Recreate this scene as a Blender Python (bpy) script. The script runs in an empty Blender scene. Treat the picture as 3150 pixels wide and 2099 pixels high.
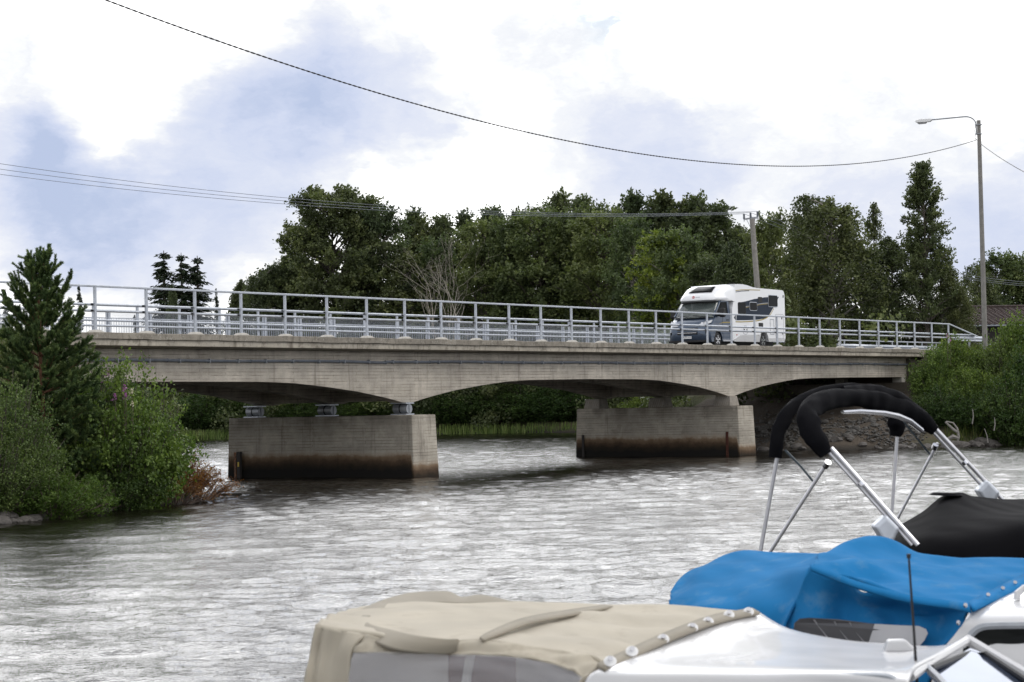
import bpy, bmesh, math, random
import numpy as np
from mathutils import Matrix, Vector, noise as mnoise
R=math.radians
# ------------------------------------------------------------------ camera
sc=bpy.context.scene
COL=sc.collection
CAM=np.array([-41.57,-44.272,2.427]); YAW,PIT,ROLL,FPX=0.6222,0.0293,-0.0218,6500.0
Fw=np.array([math.cos(YAW)*math.cos(PIT),math.sin(YAW)*math.cos(PIT),math.sin(PIT)])
Rg=np.array([math.sin(YAW),-math.cos(YAW),0.0]); Up=np.cross(Rg,Fw)
R2=math.cos(ROLL)*Rg+math.sin(ROLL)*Up; U2=-math.sin(ROLL)*Rg+math.cos(ROLL)*Up
cd=bpy.data.cameras.new('camera'); cam=bpy.data.objects.new('camera',cd); COL.objects.link(cam)
cam.matrix_world=Matrix(((R2[0],U2[0],-Fw[0],CAM[0]),(R2[1],U2[1],-Fw[1],CAM[1]),(R2[2],U2[2],-Fw[2],CAM[2]),(0,0,0,1)))
cd.sensor_width=36; cd.lens=FPX/3150*36; cd.clip_start=0.2; cd.clip_end=9000
cd.dof.use_dof=True; cd.dof.focus_distance=88; cd.dof.aperture_fstop=9
sc.camera=cam
DS=3150/2353.0
def rayd(x,y,s=DS):
    return Fw+R2*(x*s-1575)/FPX-U2*(y*s-1049.5)/FPX
def at(x,y,dist):           # point of the place seen at (x,y) of the 2353 px view, dist metres away along the ground
    d=rayd(x,y); return CAM+d*(dist/math.hypot(d[0],d[1]))
def aty(x,y,Y):
    d=rayd(x,y); return CAM+d*((Y-CAM[1])/d[1])
# ------------------------------------------------------------------ light
sc.view_settings.view_transform='Standard'; sc.view_settings.look='None'; sc.view_settings.gamma=1
sc.view_settings.exposure=0.0
sc.render.engine='CYCLES'
W=bpy.data.worlds.new('World'); sc.world=W; W.use_nodes=True
SUN_AZ,SUN_EL=R(-62),R(52)      # azimuth of the sun direction measured from +X, elevation
sund=Vector((math.cos(SUN_AZ)*math.cos(SUN_EL),math.sin(SUN_AZ)*math.cos(SUN_EL),math.sin(SUN_EL)))
sl=bpy.data.lights.new('sun','SUN'); sl.energy=1.2; sl.angle=R(24); sl.color=(1,.96,.9)
so=bpy.data.objects.new('sun',sl); COL.objects.link(so); so.rotation_euler=(-sund).to_track_quat('-Z','Y').to_euler(); so.location=(0,0,60)

class NT:
    def __init__(s,nt): s.nt=nt
    def n(s,t,**k):
        x=s.nt.nodes.new(t)
        for a,b in k.items():
            if a.startswith('i_'):
                key=a[2:]; key=int(key) if key.isdigit() else key.replace('_',' ')
                s.set(x.inputs[key],b)
            else: setattr(x,a,b)
        return x
    def set(s,sock,v):
        if isinstance(v,bpy.types.NodeSocket): s.nt.links.new(v,sock)
        elif isinstance(v,bpy.types.Node): s.nt.links.new(v.outputs[0],sock)
        else:
            try: sock.default_value=v
            except Exception: sock.default_value=(*v,1) if len(v)==3 else v
    def math(s,op,a,b=0.0,c=0.0,clamp=False):
        x=s.nt.nodes.new('ShaderNodeMath'); x.operation=op; x.use_clamp=clamp
        s.set(x.inputs[0],a); s.set(x.inputs[1],b); s.set(x.inputs[2],c); return x.outputs[0]
    def mix(s,f,a,b,mode='MIX'):
        x=s.nt.nodes.new('ShaderNodeMix'); x.data_type='RGBA'; x.blend_type=mode
        s.set(x.inputs[0],f)
        for i,v in ((6,a),(7,b)):
            s.set(x.inputs[i],(*v,1) if isinstance(v,tuple) and len(v)==3 else v)
        return x.outputs[2]
    def noise(s,vec,scale,detail=4,rough=.55,dist=0):
        x=s.n('ShaderNodeTexNoise',i_Scale=scale,i_Detail=detail,i_Roughness=rough,i_Distortion=dist)
        if vec is not None: s.set(x.inputs['Vector'],vec)
        return x.outputs['Fac']
    def ramp(s,f,stops,interp='LINEAR'):
        x=s.nt.nodes.new('ShaderNodeValToRGB'); s.set(x.inputs[0],f); cr=x.color_ramp; cr.interpolation=interp
        while len(cr.elements)<len(stops): cr.elements.new(.5)
        for e,(p,c) in zip(cr.elements,stops):
            e.position=p; e.color=(*c,1) if isinstance(c,tuple) else (c,c,c,1)
        return x.outputs[0]
    def mapv(s,vec,scale=(1,1,1),loc=(0,0,0),rot=(0,0,0)):
        x=s.nt.nodes.new('ShaderNodeMapping'); s.set(x.inputs[0],vec); x.inputs['Scale'].default_value=scale
        x.inputs['Location'].default_value=loc; x.inputs['Rotation'].default_value=rot; return x.outputs[0]
    def sm(s,v,a,b):
        x=s.n('ShaderNodeMapRange',interpolation_type='SMOOTHSTEP'); s.set(x.inputs[0],v); x.inputs[1].default_value=a; x.inputs[2].default_value=b; return x.outputs[0]

# world: Nishita sky seen through gaps of a layered overcast
w=NT(W.node_tree); W.node_tree.nodes.clear()
sky=w.n('ShaderNodeTexSky',sky_type='NISHITA',sun_disc=False,sun_elevation=SUN_EL,sun_rotation=math.pi/2-SUN_AZ,altitude=100,air_density=1.0,dust_density=1.0)
geo=w.n('ShaderNodeTexCoord').outputs['Generated']
def dirof(x,y):
    d=rayd(x,y); return d/np.linalg.norm(d)
st=w.mapv(geo,scale=(1,1,2.3))
warp=w.n('ShaderNodeTexNoise',i_Scale=9.0,i_Detail=6.0,i_Roughness=.6); w.set(warp.inputs['Vector'],st)
wv=w.n('ShaderNodeVectorMath',operation='SUBTRACT'); w.set(wv.inputs[0],warp.outputs['Color']); wv.inputs[1].default_value=(.5,.5,.5)
ws=w.n('ShaderNodeVectorMath',operation='SCALE'); w.set(ws.inputs[0],wv.outputs[0]); ws.inputs['Scale'].default_value=.10
wa=w.n('ShaderNodeVectorMath',operation='ADD'); w.set(wa.inputs[0],geo); w.set(wa.inputs[1],ws.outputs[0])
wn=w.n('ShaderNodeVectorMath',operation='NORMALIZE'); w.set(wn.inputs[0],wa.outputs[0])
# broad cloud banks: (x,y,sigma px,weight)
banks=[(120,470,230,.95),(330,500,170,.6),(500,300,150,.65),(640,250,130,.45),(840,290,170,.8),(60,330,130,.5),(30,100,90,.25),
       (1000,190,110,.35),(700,130,90,.3),(1350,230,130,.25),(1650,340,130,.45),(1000,330,90,.4),(1500,430,170,.45),(2290,490,150,.85),(2150,240,100,.3),(2000,430,120,.35),
       (560,560,140,.5),(240,600,110,-.2),(2320,600,120,.4),(830,400,50,-.45),(1010,400,110,-.4),(250,250,100,-.5),(300,330,50,-.4),(0,620,120,-.4)]
acc=None
for x,y,sg,wt in banks:
    d=dirof(x,y); dp=w.n('ShaderNodeVectorMath',operation='DISTANCE'); w.set(dp.inputs[0],wn.outputs[0]); dp.inputs[1].default_value=tuple(d)
    g=w.math('MULTIPLY',w.math('POWER',math.e,w.math('MULTIPLY',w.math('POWER',w.math('DIVIDE',dp.outputs['Value'],sg*DS/FPX),2.0),-1.0)),wt)
    acc=g if acc is None else w.math('ADD',acc,g)
fine=w.noise(wa.outputs[0],14,8,.58)
big=w.noise(w.mapv(geo,scale=(1,1,2.0),loc=(3.1,.4,.2)),2.6,5,.55)
dens=w.math('ADD',w.math('MULTIPLY',acc,.80),w.math('ADD',w.math('MULTIPLY',w.math('SUBTRACT',fine,.5),1.35),w.math('MULTIPLY',w.math('SUBTRACT',w.noise(wa.outputs[0],46,5,.6),.5),.30)))
# away from the view the pattern is carried by the large noise
dpf=w.n('ShaderNodeVectorMath',operation='DISTANCE'); w.set(dpf.inputs[0],geo); dpf.inputs[1].default_value=tuple(dirof(1176,400))
far_=w.sm(dpf.outputs['Value'],.28,.55)
dens=w.math('ADD',dens,w.math('MULTIPLY',far_,w.math('MULTIPLY',w.math('SUBTRACT',big,.42),2.2)))
cloud=w.ramp(dens,[(0.0,(1.3,1.3,1.3)),(.12,(.80,.805,.815)),(.24,(.70,.71,.735)),(.42,(.59,.615,.70)),(.75,(.48,.525,.66)),(1.25,(.375,.435,.59))])
csc=w.n('ShaderNodeVectorMath',operation='SCALE'); w.set(csc.inputs[0],cloud); csc.inputs['Scale'].default_value=1.35
gap=w.sm(w.math('ADD',w.noise(wa.outputs[0],5,5,.5),0),.0,1.0)
dg=w.n('ShaderNodeVectorMath',operation='DISTANCE'); w.set(dg.inputs[0],wn.outputs[0]); dg.inputs[1].default_value=tuple(dirof(1420,25))
gapm=w.math('MULTIPLY',w.math('POWER',math.e,w.math('MULTIPLY',w.math('POWER',w.math('DIVIDE',dg.outputs['Value'],70*DS/FPX),2.0),-1.0)),.45)
el_=w.n('ShaderNodeSeparateXYZ'); w.set(el_.inputs[0],geo)
z_=el_.outputs[2]
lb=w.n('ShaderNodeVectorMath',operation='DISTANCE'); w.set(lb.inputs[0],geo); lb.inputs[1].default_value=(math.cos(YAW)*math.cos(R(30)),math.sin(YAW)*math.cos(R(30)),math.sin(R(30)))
lobe=w.math('MULTIPLY',w.math('SUBTRACT',1.0,w.sm(lb.outputs['Value'],.25,.85)),w.sm(z_,.19,.25))  # unseen bright sky patch added above the view to whiten the water
elb=w.math('ADD',1.0,w.math('SUBTRACT',w.math('MULTIPLY',lobe,1.55),w.math('MULTIPLY',w.sm(z_,.6,.9),.35)))  # overhead sky dimmed to weaken the light on upward faces
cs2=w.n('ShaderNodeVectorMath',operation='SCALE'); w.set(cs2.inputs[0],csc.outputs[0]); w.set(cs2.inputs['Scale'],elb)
skc=w.n('ShaderNodeVectorMath',operation='SCALE'); w.set(skc.inputs[0],sky.outputs[0]); skc.inputs['Scale'].default_value=.15
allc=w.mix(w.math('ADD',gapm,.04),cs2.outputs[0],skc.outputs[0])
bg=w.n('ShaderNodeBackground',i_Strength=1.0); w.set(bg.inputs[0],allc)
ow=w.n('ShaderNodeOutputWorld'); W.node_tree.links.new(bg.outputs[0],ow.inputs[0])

# ------------------------------------------------------------------ helpers
def setp(o,label=None,cat=None,group=None,kind=None):
    if label: o['label']=label
    if cat: o['category']=cat
    if group: o['group']=group
    if kind: o['kind']=kind
    return o
def thing(name,label,cat,loc=(0,0,0),group=None,rz=0):
    o=bpy.data.objects.new(name,None); COL.objects.link(o); o.location=loc; o.rotation_euler=(0,0,rz); o.empty_display_size=.3
    return setp(o,label,cat,group)
def org(o):
    v=Vector((0,0,0))
    while o is not None: v=v+Vector(o.location); o=o.parent
    return v
def link(name,me,mat,parent=None,label=None):
    o=bpy.data.objects.new(name,me); COL.objects.link(o)
    if mat is not None and not me.materials:
        for m in (mat if isinstance(mat,(list,tuple)) else [mat]): me.materials.append(m)
    if parent is not None: o.parent=parent
    if label: o['label']=label
    return o
def copy_tree(o,parent=None):
    c=o.copy(); COL.objects.link(c)
    if parent is not None: c.parent=parent
    for ch in list(o.children): copy_tree(ch,c)
    return c
class MB:
    def __init__(s): s.v=[]; s.f=[]
    def add(s,vs,fs):
        b=len(s.v); s.v+= [tuple(map(float,p)) for p in vs]; s.f+=[tuple(b+i for i in f) for f in fs]; return s
    def box(s,a,b):
        x0,y0,z0=a;x1,y1,z1=b
        return s.add([(x0,y0,z0),(x1,y0,z0),(x1,y1,z0),(x0,y1,z0),(x0,y0,z1),(x1,y0,z1),(x1,y1,z1),(x0,y1,z1)],
              [(0,3,2,1),(4,5,6,7),(0,1,5,4),(1,2,6,5),(2,3,7,6),(3,0,4,7)])
    def bar(s,p,q,w_,h,up=(0,0,1)):
        p,q=Vector(p),Vector(q); d=(q-p).normalized(); u=Vector(up); r=d.cross(u).normalized(); u=r.cross(d)
        vs=[]
        for c in (p,q):
            for a,b in ((-1,-1),(1,-1),(1,1),(-1,1)): vs.append(c+r*a*w_/2+u*b*h/2)
        return s.add(vs,[(0,1,2,3),(7,6,5,4),(0,4,5,1),(1,5,6,2),(2,6,7,3),(3,7,4,0)])
    def tube(s,pts,r,n=8,cap=True):
        pts=[Vector(p) for p in pts]; rs=r if isinstance(r,(list,tuple)) else [r]*len(pts)
        t0=(pts[1]-pts[0]).normalized(); a=Vector((0,0,1)) if abs(t0.z)<.9 else Vector((1,0,0))
        u=t0.cross(a).normalized(); vs=[]
        for i,p in enumerate(pts):
            t=(pts[min(i+1,len(pts)-1)]-pts[max(i-1,0)]).normalized()
            u=(u-t*u.dot(t)).normalized(); v=t.cross(u)
            for k in range(n):
                an=2*math.pi*k/n; vs.append(p+(u*math.cos(an)+v*math.sin(an))*rs[i])
        fs=[(i*n+k,i*n+(k+1)%n,(i+1)*n+(k+1)%n,(i+1)*n+k) for i in range(len(pts)-1) for k in range(n)]
        if cap: fs+= [tuple(range(n-1,-1,-1)),tuple((len(pts)-1)*n+k for k in range(n))]
        return s.add(vs,fs)
    def prism(s,poly,y0,y1):      # (x,z) outline extruded along Y
        n=len(poly); vs=[(x,y0,z) for x,z in poly]+[(x,y1,z) for x,z in poly]
        return s.add(vs,[tuple(range(n)),tuple(range(2*n-1,n-1,-1))]+[(i+n,(i+1)%n+n,(i+1)%n,i) for i in range(n)])
    def slab(s,pts,th):           # planar 3D outline with thickness vector th
        n=len(pts); th=np.array(th); vs=[tuple(p) for p in pts]+[tuple(np.array(p)+th) for p in pts]
        return s.add(vs,[tuple(range(n)),tuple(range(2*n-1,n-1,-1))]+[(i+n,(i+1)%n+n,(i+1)%n,i) for i in range(n)])
    def grid(s,G,closed=False):
        n,m=len(G),len(G[0]); vs=[p for row in G for p in row]
        fs=[(i*m+j,(i+1)*m+j,(i+1)*m+(j+1)%m,i*m+(j+1)%m) for i in range(n-1) for j in range(m if closed else m-1)]
        return s.add(vs,fs)
    def loft(s,secs):             # closed sections, capped
        n=len(secs[0]); s.grid(secs,True); b=len(s.v)-n*len(secs)
        s.f.append(tuple(b+n-1-i for i in range(n))); s.f.append(tuple(len(s.v)-n+i for i in range(n))); return s
    def build(s,name,mat,parent=None,smooth=False,bevel=0,label=None,solid=0,seg=2,auto=35):
        o0=org(parent) if parent is not None else Vector((0,0,0))
        me=bpy.data.meshes.new(name); me.from_pydata([tuple(Vector(p)-o0) for p in s.v],[],s.f)
        bm=bmesh.new(); bm.from_mesh(me); bmesh.ops.recalc_face_normals(bm,faces=bm.faces); bm.to_mesh(me); bm.free()
        o=link(name,me,mat,parent,label)
        if solid:
            m=o.modifiers.new('solid','SOLIDIFY'); m.thickness=solid; m.offset=0
        if bevel:
            m=o.modifiers.new('bevel','BEVEL'); m.width=bevel; m.segments=seg; m.limit_method='ANGLE'; m.angle_limit=R(35)
        if smooth:
            me.polygons.foreach_set('use_smooth',[True]*len(me.polygons)); me.set_sharp_from_angle(angle=R(auto))
        return o
def quads_mesh(name,V,vattr=None):
    n=len(V)//4; me=bpy.data.meshes.new(name)
    me.vertices.add(len(V)); me.vertices.foreach_set('co',V.astype(np.float32).ravel())
    me.loops.add(4*n); me.loops.foreach_set('vertex_index',np.arange(4*n,dtype=np.int32))
    me.polygons.add(n); me.polygons.foreach_set('loop_start',np.arange(0,4*n,4,dtype=np.int32))
    if vattr is not None:
        a=me.attributes.new('v','FLOAT','POINT'); a.data.foreach_set('value',np.repeat(vattr,4).astype(np.float32))
    me.update(calc_edges=True); return me
def leaves(rng,P,L,Wd,axis=None,spread=1.0,droop=0.0):
    """rhombic leaves at P; axis: preferred length direction (n,3) or None"""
    n=len(P); A=rng.normal(size=(n,3)); 
    if axis is not None: A=axis+A*spread*.5
    A[:,2]-=droop; A/=np.linalg.norm(A,axis=1,keepdims=True)+1e-9
    B=np.cross(A,rng.normal(size=(n,3))); B/=np.linalg.norm(B,axis=1,keepdims=True)+1e-9
    s=rng.uniform(.7,1.3,size=(n,1)); V=np.empty((n,4,3))
    L=np.asarray(L).reshape(-1,1) if np.ndim(L) else L; 
    V[:,0]=P-A*L*.5*s; V[:,1]=P+B*Wd*.5*s; V[:,2]=P+A*L*.5*s; V[:,3]=P-B*Wd*.5*s
    return V.reshape(-1,3)
# ------------------------------------------------------------------ materials
def newmat(name):
    m=bpy.data.materials.new(name); m.use_nodes=True; t=NT(m.node_tree); b=m.node_tree.nodes['Principled BSDF']; return m,t,b
def simple(name,col,rough=.5,metal=0,var=.12,scale=6,bump=0,spec=.5,coat=0,dirt=None):
    m,t,b=newmat(name); tc=t.n('ShaderNodeTexCoord').outputs['Object']
    nz=t.noise(tc,scale,5); f=t.ramp(nz,[(.3,1-var),(.7,1+var*.6)])
    c=t.mix(1.0,col,f,'MULTIPLY')
    if dirt:
        d=t.sm(t.noise(tc,scale*.37,6,.65),.5,.72); c=t.mix(t.math('MULTIPLY',d,dirt[1]),c,dirt[0])
    t.set(b.inputs['Base Color'],c); b.inputs['Metallic'].default_value=metal; b.inputs['Specular IOR Level'].default_value=spec
    t.set(b.inputs['Roughness'],t.math('ADD',rough,t.math('MULTIPLY',t.math('SUBTRACT',nz,.5),.15)))
    if coat: b.inputs['Coat Weight'].default_value=coat
    if bump:
        bp=t.n('ShaderNodeBump',i_Strength=bump,i_Distance=.02); t.set(bp.inputs['Height'],t.noise(tc,scale*5,4)); t.set(b.inputs['Normal'],bp.outputs[0])
    return m
def concrete(name,col=(.30,.27,.23),board=True,stain=None,vert=False,lichen=0,dark=1.0,streak=.5):
    m,t,b=newmat(name); tc=t.n('ShaderNodeTexCoord').outputs['Object']; sp=t.n('ShaderNodeSeparateXYZ'); t.set(sp.inputs[0],tc)
    X,Y,Z=sp.outputs; h=t.math('ADD',X,t.math('MULTIPLY',Y,1.0))
    cb=t.n('ShaderNodeCombineXYZ')
    if vert: t.set(cb.inputs[0],Z); t.set(cb.inputs[1],h)
    else: t.set(cb.inputs[0],h); t.set(cb.inputs[1],t.math('ADD',Z,t.math('MULTIPLY',t.noise(tc,.9,2),.02)))
    big=t.noise(tc,.55,6,.6); med=t.noise(tc,3.0,6,.62); fine=t.noise(tc,26,4,.6)
    c=t.mix(1.0,col,t.ramp(big,[(.3,.74),(.7,1.16)]),'MULTIPLY')
    c=t.mix(1.0,c,t.ramp(med,[(.32,.84),(.66,1.08)]),'MULTIPLY'); c=t.mix(1.0,c,t.ramp(fine,[(.3,.9),(.7,1.06)]),'MULTIPLY')
    hgt=fine
    if board:
        br=t.n('ShaderNodeTexBrick',offset=.37,squash=1.0,i_Scale=1.0,i_Mortar_Size=.007,i_Mortar_Smooth=.3,i_Bias=0.0,i_Brick_Width=3.1,i_Row_Height=.105)
        t.set(br.inputs['Vector'],cb.outputs[0]); br.inputs['Color1'].default_value=(1,1,1,1); br.inputs['Color2'].default_value=(.86,.855,.84,1); br.inputs['Mortar'].default_value=(.9,.9,.9,1)
        c=t.mix(.9,c,br.outputs['Color'],'MULTIPLY')
        ln=t.math('MULTIPLY',br.outputs['Fac'],t.sm(t.noise(t.mapv(tc,scale=(.5,.5,3.0)),2.2,4,.6),.40,.60))
        c=t.mix(t.math('MULTIPLY',ln,.85),c,(.07,.05,.035)); hgt=t.math('SUBTRACT',fine,t.math('MULTIPLY',br.outputs['Fac'],.8))
    if streak:
        sn=t.noise(t.mapv(tc,scale=(2.6,2.6,.18)),2.0,5,.6); c=t.mix(t.math('MULTIPLY',t.sm(sn,.53,.75),streak),c,(.10,.08,.062))
    sp2=t.noise(tc,2.3,2,.4); c=t.mix(t.math('MULTIPLY',t.sm(sp2,.68,.72),.28),c,(.16,.14,.11))
    if lichen:
        li=t.noise(tc,17,5,.7); lb=t.noise(tc,.9,3,.5)
        c=t.mix(t.math('MULTIPLY',t.math('MULTIPLY',t.sm(li,.54,.62),t.sm(lb,.42,.6)),lichen),c,(.48,.47,.42))
        c=t.mix(t.math('MULTIPLY',t.sm(t.noise(tc,5,6,.7),.5,.62),.5),c,(.10,.088,.07))
    if stain:
        zz=t.math('ADD',Z,t.math('MULTIPLY',t.math('SUBTRACT',t.noise(t.mapv(tc,scale=(.35,.35,1)),1.0,4),.5),.22))
        zz=t.math('ADD',zz,t.math('MULTIPLY',t.math('SUBTRACT',med,.5),.30))
        zz=t.math('ADD',zz,t.math('MULTIPLY',t.math('SUBTRACT',1.0,t.sm(Y,-.24,-.13)),.34))
        rs=t.ramp(t.math('DIVIDE',zz,2.5),[(.09,(.011,.010,.009)),(.155,(.030,.022,.014)),(.22,(.085,.055,.034)),(.28,(.20,.14,.09)),(.33,(.38,.32,.25))])
        am=t.ramp(t.math('DIVIDE',zz,2.5),[(.29,1.0),(.37,0.0)])
        c=t.mix(am,c,rs)
        # mottled darkening towards the top rim
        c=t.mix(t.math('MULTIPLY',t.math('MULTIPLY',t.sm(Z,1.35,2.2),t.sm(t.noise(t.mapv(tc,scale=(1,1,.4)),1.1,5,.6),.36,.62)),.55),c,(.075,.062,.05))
    c=t.mix(1.0,c,(dark,dark,dark),'MULTIPLY')
    t.set(b.inputs['Base Color'],c); b.inputs['Roughness'].default_value=.88; b.inputs['Specular IOR Level'].default_value=.25
    bp=t.n('ShaderNodeBump',i_Strength=.5,i_Distance=.012); t.set(bp.inputs['Height'],hgt); t.set(b.inputs['Normal'],bp.outputs[0])
    return m
def foliage(name,c1,c2,c3,trans=.32,rough=.55,scale=.35):
    m,t,b=newmat(name); tc=t.n('ShaderNodeTexCoord').outputs['Object']
    at_=t.n('ShaderNodeAttribute',attribute_name='v').outputs['Fac']; oi=t.n('ShaderNodeObjectInfo').outputs['Random']
    c=t.ramp(at_,[(0.0,c1),(.55,c2),(1.0,c3)])
    c=t.mix(1.0,c,t.ramp(t.noise(tc,scale,4),[(.3,(.72,.76,.72)),(.7,(1.22,1.18,1.1))]),'MULTIPLY')
    c=t.mix(1.0,c,t.ramp(oi,[(0,(.85,.9,.95)),(1,(1.15,1.06,.95))]),'MULTIPLY')
    t.set(b.inputs['Base Color'],c); b.inputs['Roughness'].default_value=rough; b.inputs['Specular IOR Level'].default_value=.3
    tr=t.n('ShaderNodeBsdfTranslucent'); t.set(tr.inputs[0],t.mix(1.0,c,(1.0,1.1,.6),'MULTIPLY'))
    mx=t.n('ShaderNodeMixShader'); mx.inputs[0].default_value=trans
    t.nt.links.new(b.outputs[0],mx.inputs[1]); t.nt.links.new(tr.outputs[0],mx.inputs[2])
    t.nt.links.new(mx.outputs[0],t.nt.nodes['Material Output'].inputs[0]); return m
def glassy(name,col,rough=.05,spec=.8,metal=0):
    m,t,b=newmat(name); tc=t.n('ShaderNodeTexCoord').outputs['Object']
    t.set(b.inputs['Base Color'],t.mix(1.0,col,t.ramp(t.noise(tc,1.5,3),[(.3,.8),(.7,1.2)]),'MULTIPLY'))
    b.inputs['Roughness'].default_value=rough; b.inputs['Specular IOR Level'].default_value=spec; b.inputs['Metallic'].default_value=metal; return m
M={}
M['conc_girder']=concrete('board_marked_concrete',(.52,.475,.41))
M['conc_slab']=concrete('edge_beam_concrete',(.29,.262,.22),board=False,lichen=.75,streak=.6)
M['conc_slab2']=concrete('fascia_concrete',(.44,.40,.335),board=False,lichen=.25,streak=.75)
M['conc_pier']=concrete('pier_concrete',(.48,.44,.375),stain=True)
M['conc_block']=concrete('block_concrete',(.36,.33,.29),vert=True,streak=.3)
M['conc_ped']=concrete('pedestal_mortar',(.46,.44,.40),board=False,streak=.15)
M['conc_abut']=concrete('abutment_concrete',(.13,.115,.095))  # shade under the deck put into the colour as darker concrete
M['galv']=simple('galvanised_steel',(.50,.53,.58),.45,.55,var=.16,scale=9,dirt=((.30,.31,.33),.5))
M['galv_d']=simple('weathered_galvanised_steel',(.34,.36,.39),.5,.5,var=.2,scale=7,dirt=((.2,.2,.2),.5))
M['pipe']=simple('grey_cable_pipe',(.17,.19,.22),.5,.2,var=.25,scale=4,dirt=((.28,.29,.30),.5))
M['asphalt']=simple('asphalt',(.055,.055,.056),.9,0,var=.2,scale=30,bump=.4)
M['white_line']=simple('road_paint',(.7,.7,.68),.7,0,var=.15,scale=12)
M['bark']=simple('grey_brown_bark',(.10,.085,.07),.9,0,var=.4,scale=9,bump=.6)
M['bark_pale']=simple('pale_bark',(.26,.24,.21),.85,0,var=.45,scale=6,bump=.4)
M['bark_pine']=simple('orange_pine_bark',(.16,.075,.04),.85,0,var=.4,scale=12,bump=.5)
M['deadwood']=simple('dead_grey_wood',(.44,.40,.34),.85,0,var=.3,scale=8)
M['twig']=simple('dry_brown_twig',(.115,.085,.07),.9,0,var=.35,scale=14)
M['pole_wood']=simple('weathered_pole_wood',(.27,.255,.235),.85,0,var=.2,scale=5,dirt=((.15,.14,.125),.5))
M['lamp_conc']=simple('weathered_lamp_post',(.235,.225,.21),.8,0,var=.2,scale=4,dirt=((.14,.13,.12),.6))
M['rock']=simple('shore_rock',(.10,.09,.082),.7,0,var=.5,scale=5,bump=.6,dirt=((.045,.04,.036),.8))
M['rock_l']=simple('pale_rubble',(.10,.095,.088),.8,0,var=.7,scale=4,bump=.6,dirt=((.09,.08,.07),.7))  # stone tone darkened to stand in for shade under the right arch
M['black']=simple('black_rubber',(.010,.010,.011),.6,0,var=.2)
M['white_gel']=simple('white_gelcoat',(.55,.55,.56),.25,0,var=.03,scale=2,coat=.3,dirt=((.62,.61,.59),.35))
M['white_van']=simple('white_body_paint',(.82,.83,.85),.25,0,var=.02,scale=2,coat=.6)
M['blue_paint']=simple('grey_blue_metallic_paint',(.055,.08,.125),.3,.5,var=.06,scale=5,coat=.6)
M['navy']=simple('dark_navy_decal',(.012,.022,.042),.5,0,var=.08,spec=.2)
M['gold']=simple('gold_stripe',(.34,.25,.05),.45,.1,var=.08)
M['chrome']=simple('polished_aluminium',(.72,.72,.75),.16,1,var=.1,scale=9)
M['alu']=simple('anodised_tube',(.58,.58,.61),.36,.8,var=.12,scale=9)
M['glass_d']=glassy('dark_glass',(.008,.009,.009),.05,.08)
M['glass_ws']=glassy('windscreen_glass',(.10,.12,.115),.05,1.0); M['glass_ws'].node_tree.nodes['Principled BSDF'].inputs['Alpha'].default_value=.62
M['lens']=glassy('clear_lamp_lens',(.55,.56,.58),.1)
M['red']=simple('red_reflector',(.5,.02,.015),.3)
M['roof_tile']=None
M['plate']=simple('plate_white',(.75,.75,.75),.4,0,var=.03)
M['plateblue']=simple('plate_blue',(.02,.06,.4),.4)
M['ink']=simple('black_ink',(.01,.01,.01),.5)
M['seat']=simple('seat_fabric',(.12,.12,.13),.8)
M['flower']=simple('pink_flower',(.40,.13,.36),.6,var=.2,scale=20)
M['flower_w']=simple('cream_flower',(.55,.53,.36),.6,var=.2,scale=20)
M['yellow']=simple('yellow_flower',(.6,.42,.03),.6,var=.2,scale=20)
M['rust']=simple('rusty_steel',(.085,.028,.018),.85,.2,var=.4,scale=12)
M['orangep']=simple('faded_orange_paint',(.24,.10,.035),.7,0,var=.6,scale=14)
M['darkwall']=simple('dark_stained_boards',(.03,.026,.024),.8)
M['leaf_dark']=foliage('dark_broadleaf',(.056,.074,.040),(.104,.134,.064),(.19,.22,.105))
M['leaf_mid']=foliage('mid_green_broadleaf',(.068,.092,.044),(.132,.168,.070),(.23,.27,.115))
M['leaf_light']=foliage('yellow_green_birch_leaf',(.11,.15,.028),(.20,.25,.045),(.31,.34,.07))
M['leaf_birch']=foliage('drooping_birch_leaf',(.050,.066,.034),(.092,.116,.052),(.165,.19,.085))
M['leaf_spruce']=foliage('spruce_needles',(.010,.020,.012),(.020,.034,.018),(.035,.055,.022),trans=.05)
M['needle']=foliage('pine_needles',(.042,.078,.034),(.085,.14,.055),(.19,.25,.09),trans=.12,scale=1.2)
M['leaf_bush']=foliage('bright_bush_leaf',(.06,.10,.024),(.135,.20,.042),(.26,.33,.08),scale=.9)
M['leaf_bushd']=foliage('deep_green_bush_leaf',(.032,.062,.018),(.065,.11,.03),(.13,.19,.05),scale=.9)
M['leaf_herb']=foliage('bright_herb_leaf',(.042,.082,.018),(.085,.15,.03),(.15,.23,.05),scale=1.2)
M['leaf_pale']=foliage('grey_green_leaf',(.06,.09,.028),(.125,.175,.052),(.22,.28,.09),scale=1.0)
M['leaf_rust']=foliage('rusty_dry_leaf',(.10,.045,.013),(.22,.09,.025),(.26,.20,.05),scale=2.0)
M['grass']=foliage('green_grass_blades',(.04,.065,.015),(.075,.11,.025),(.17,.19,.06),scale=1.0)
M['reed']=foliage('pale_reed_blades',(.10,.15,.04),(.18,.25,.065),(.30,.34,.12),scale=.2)
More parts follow.
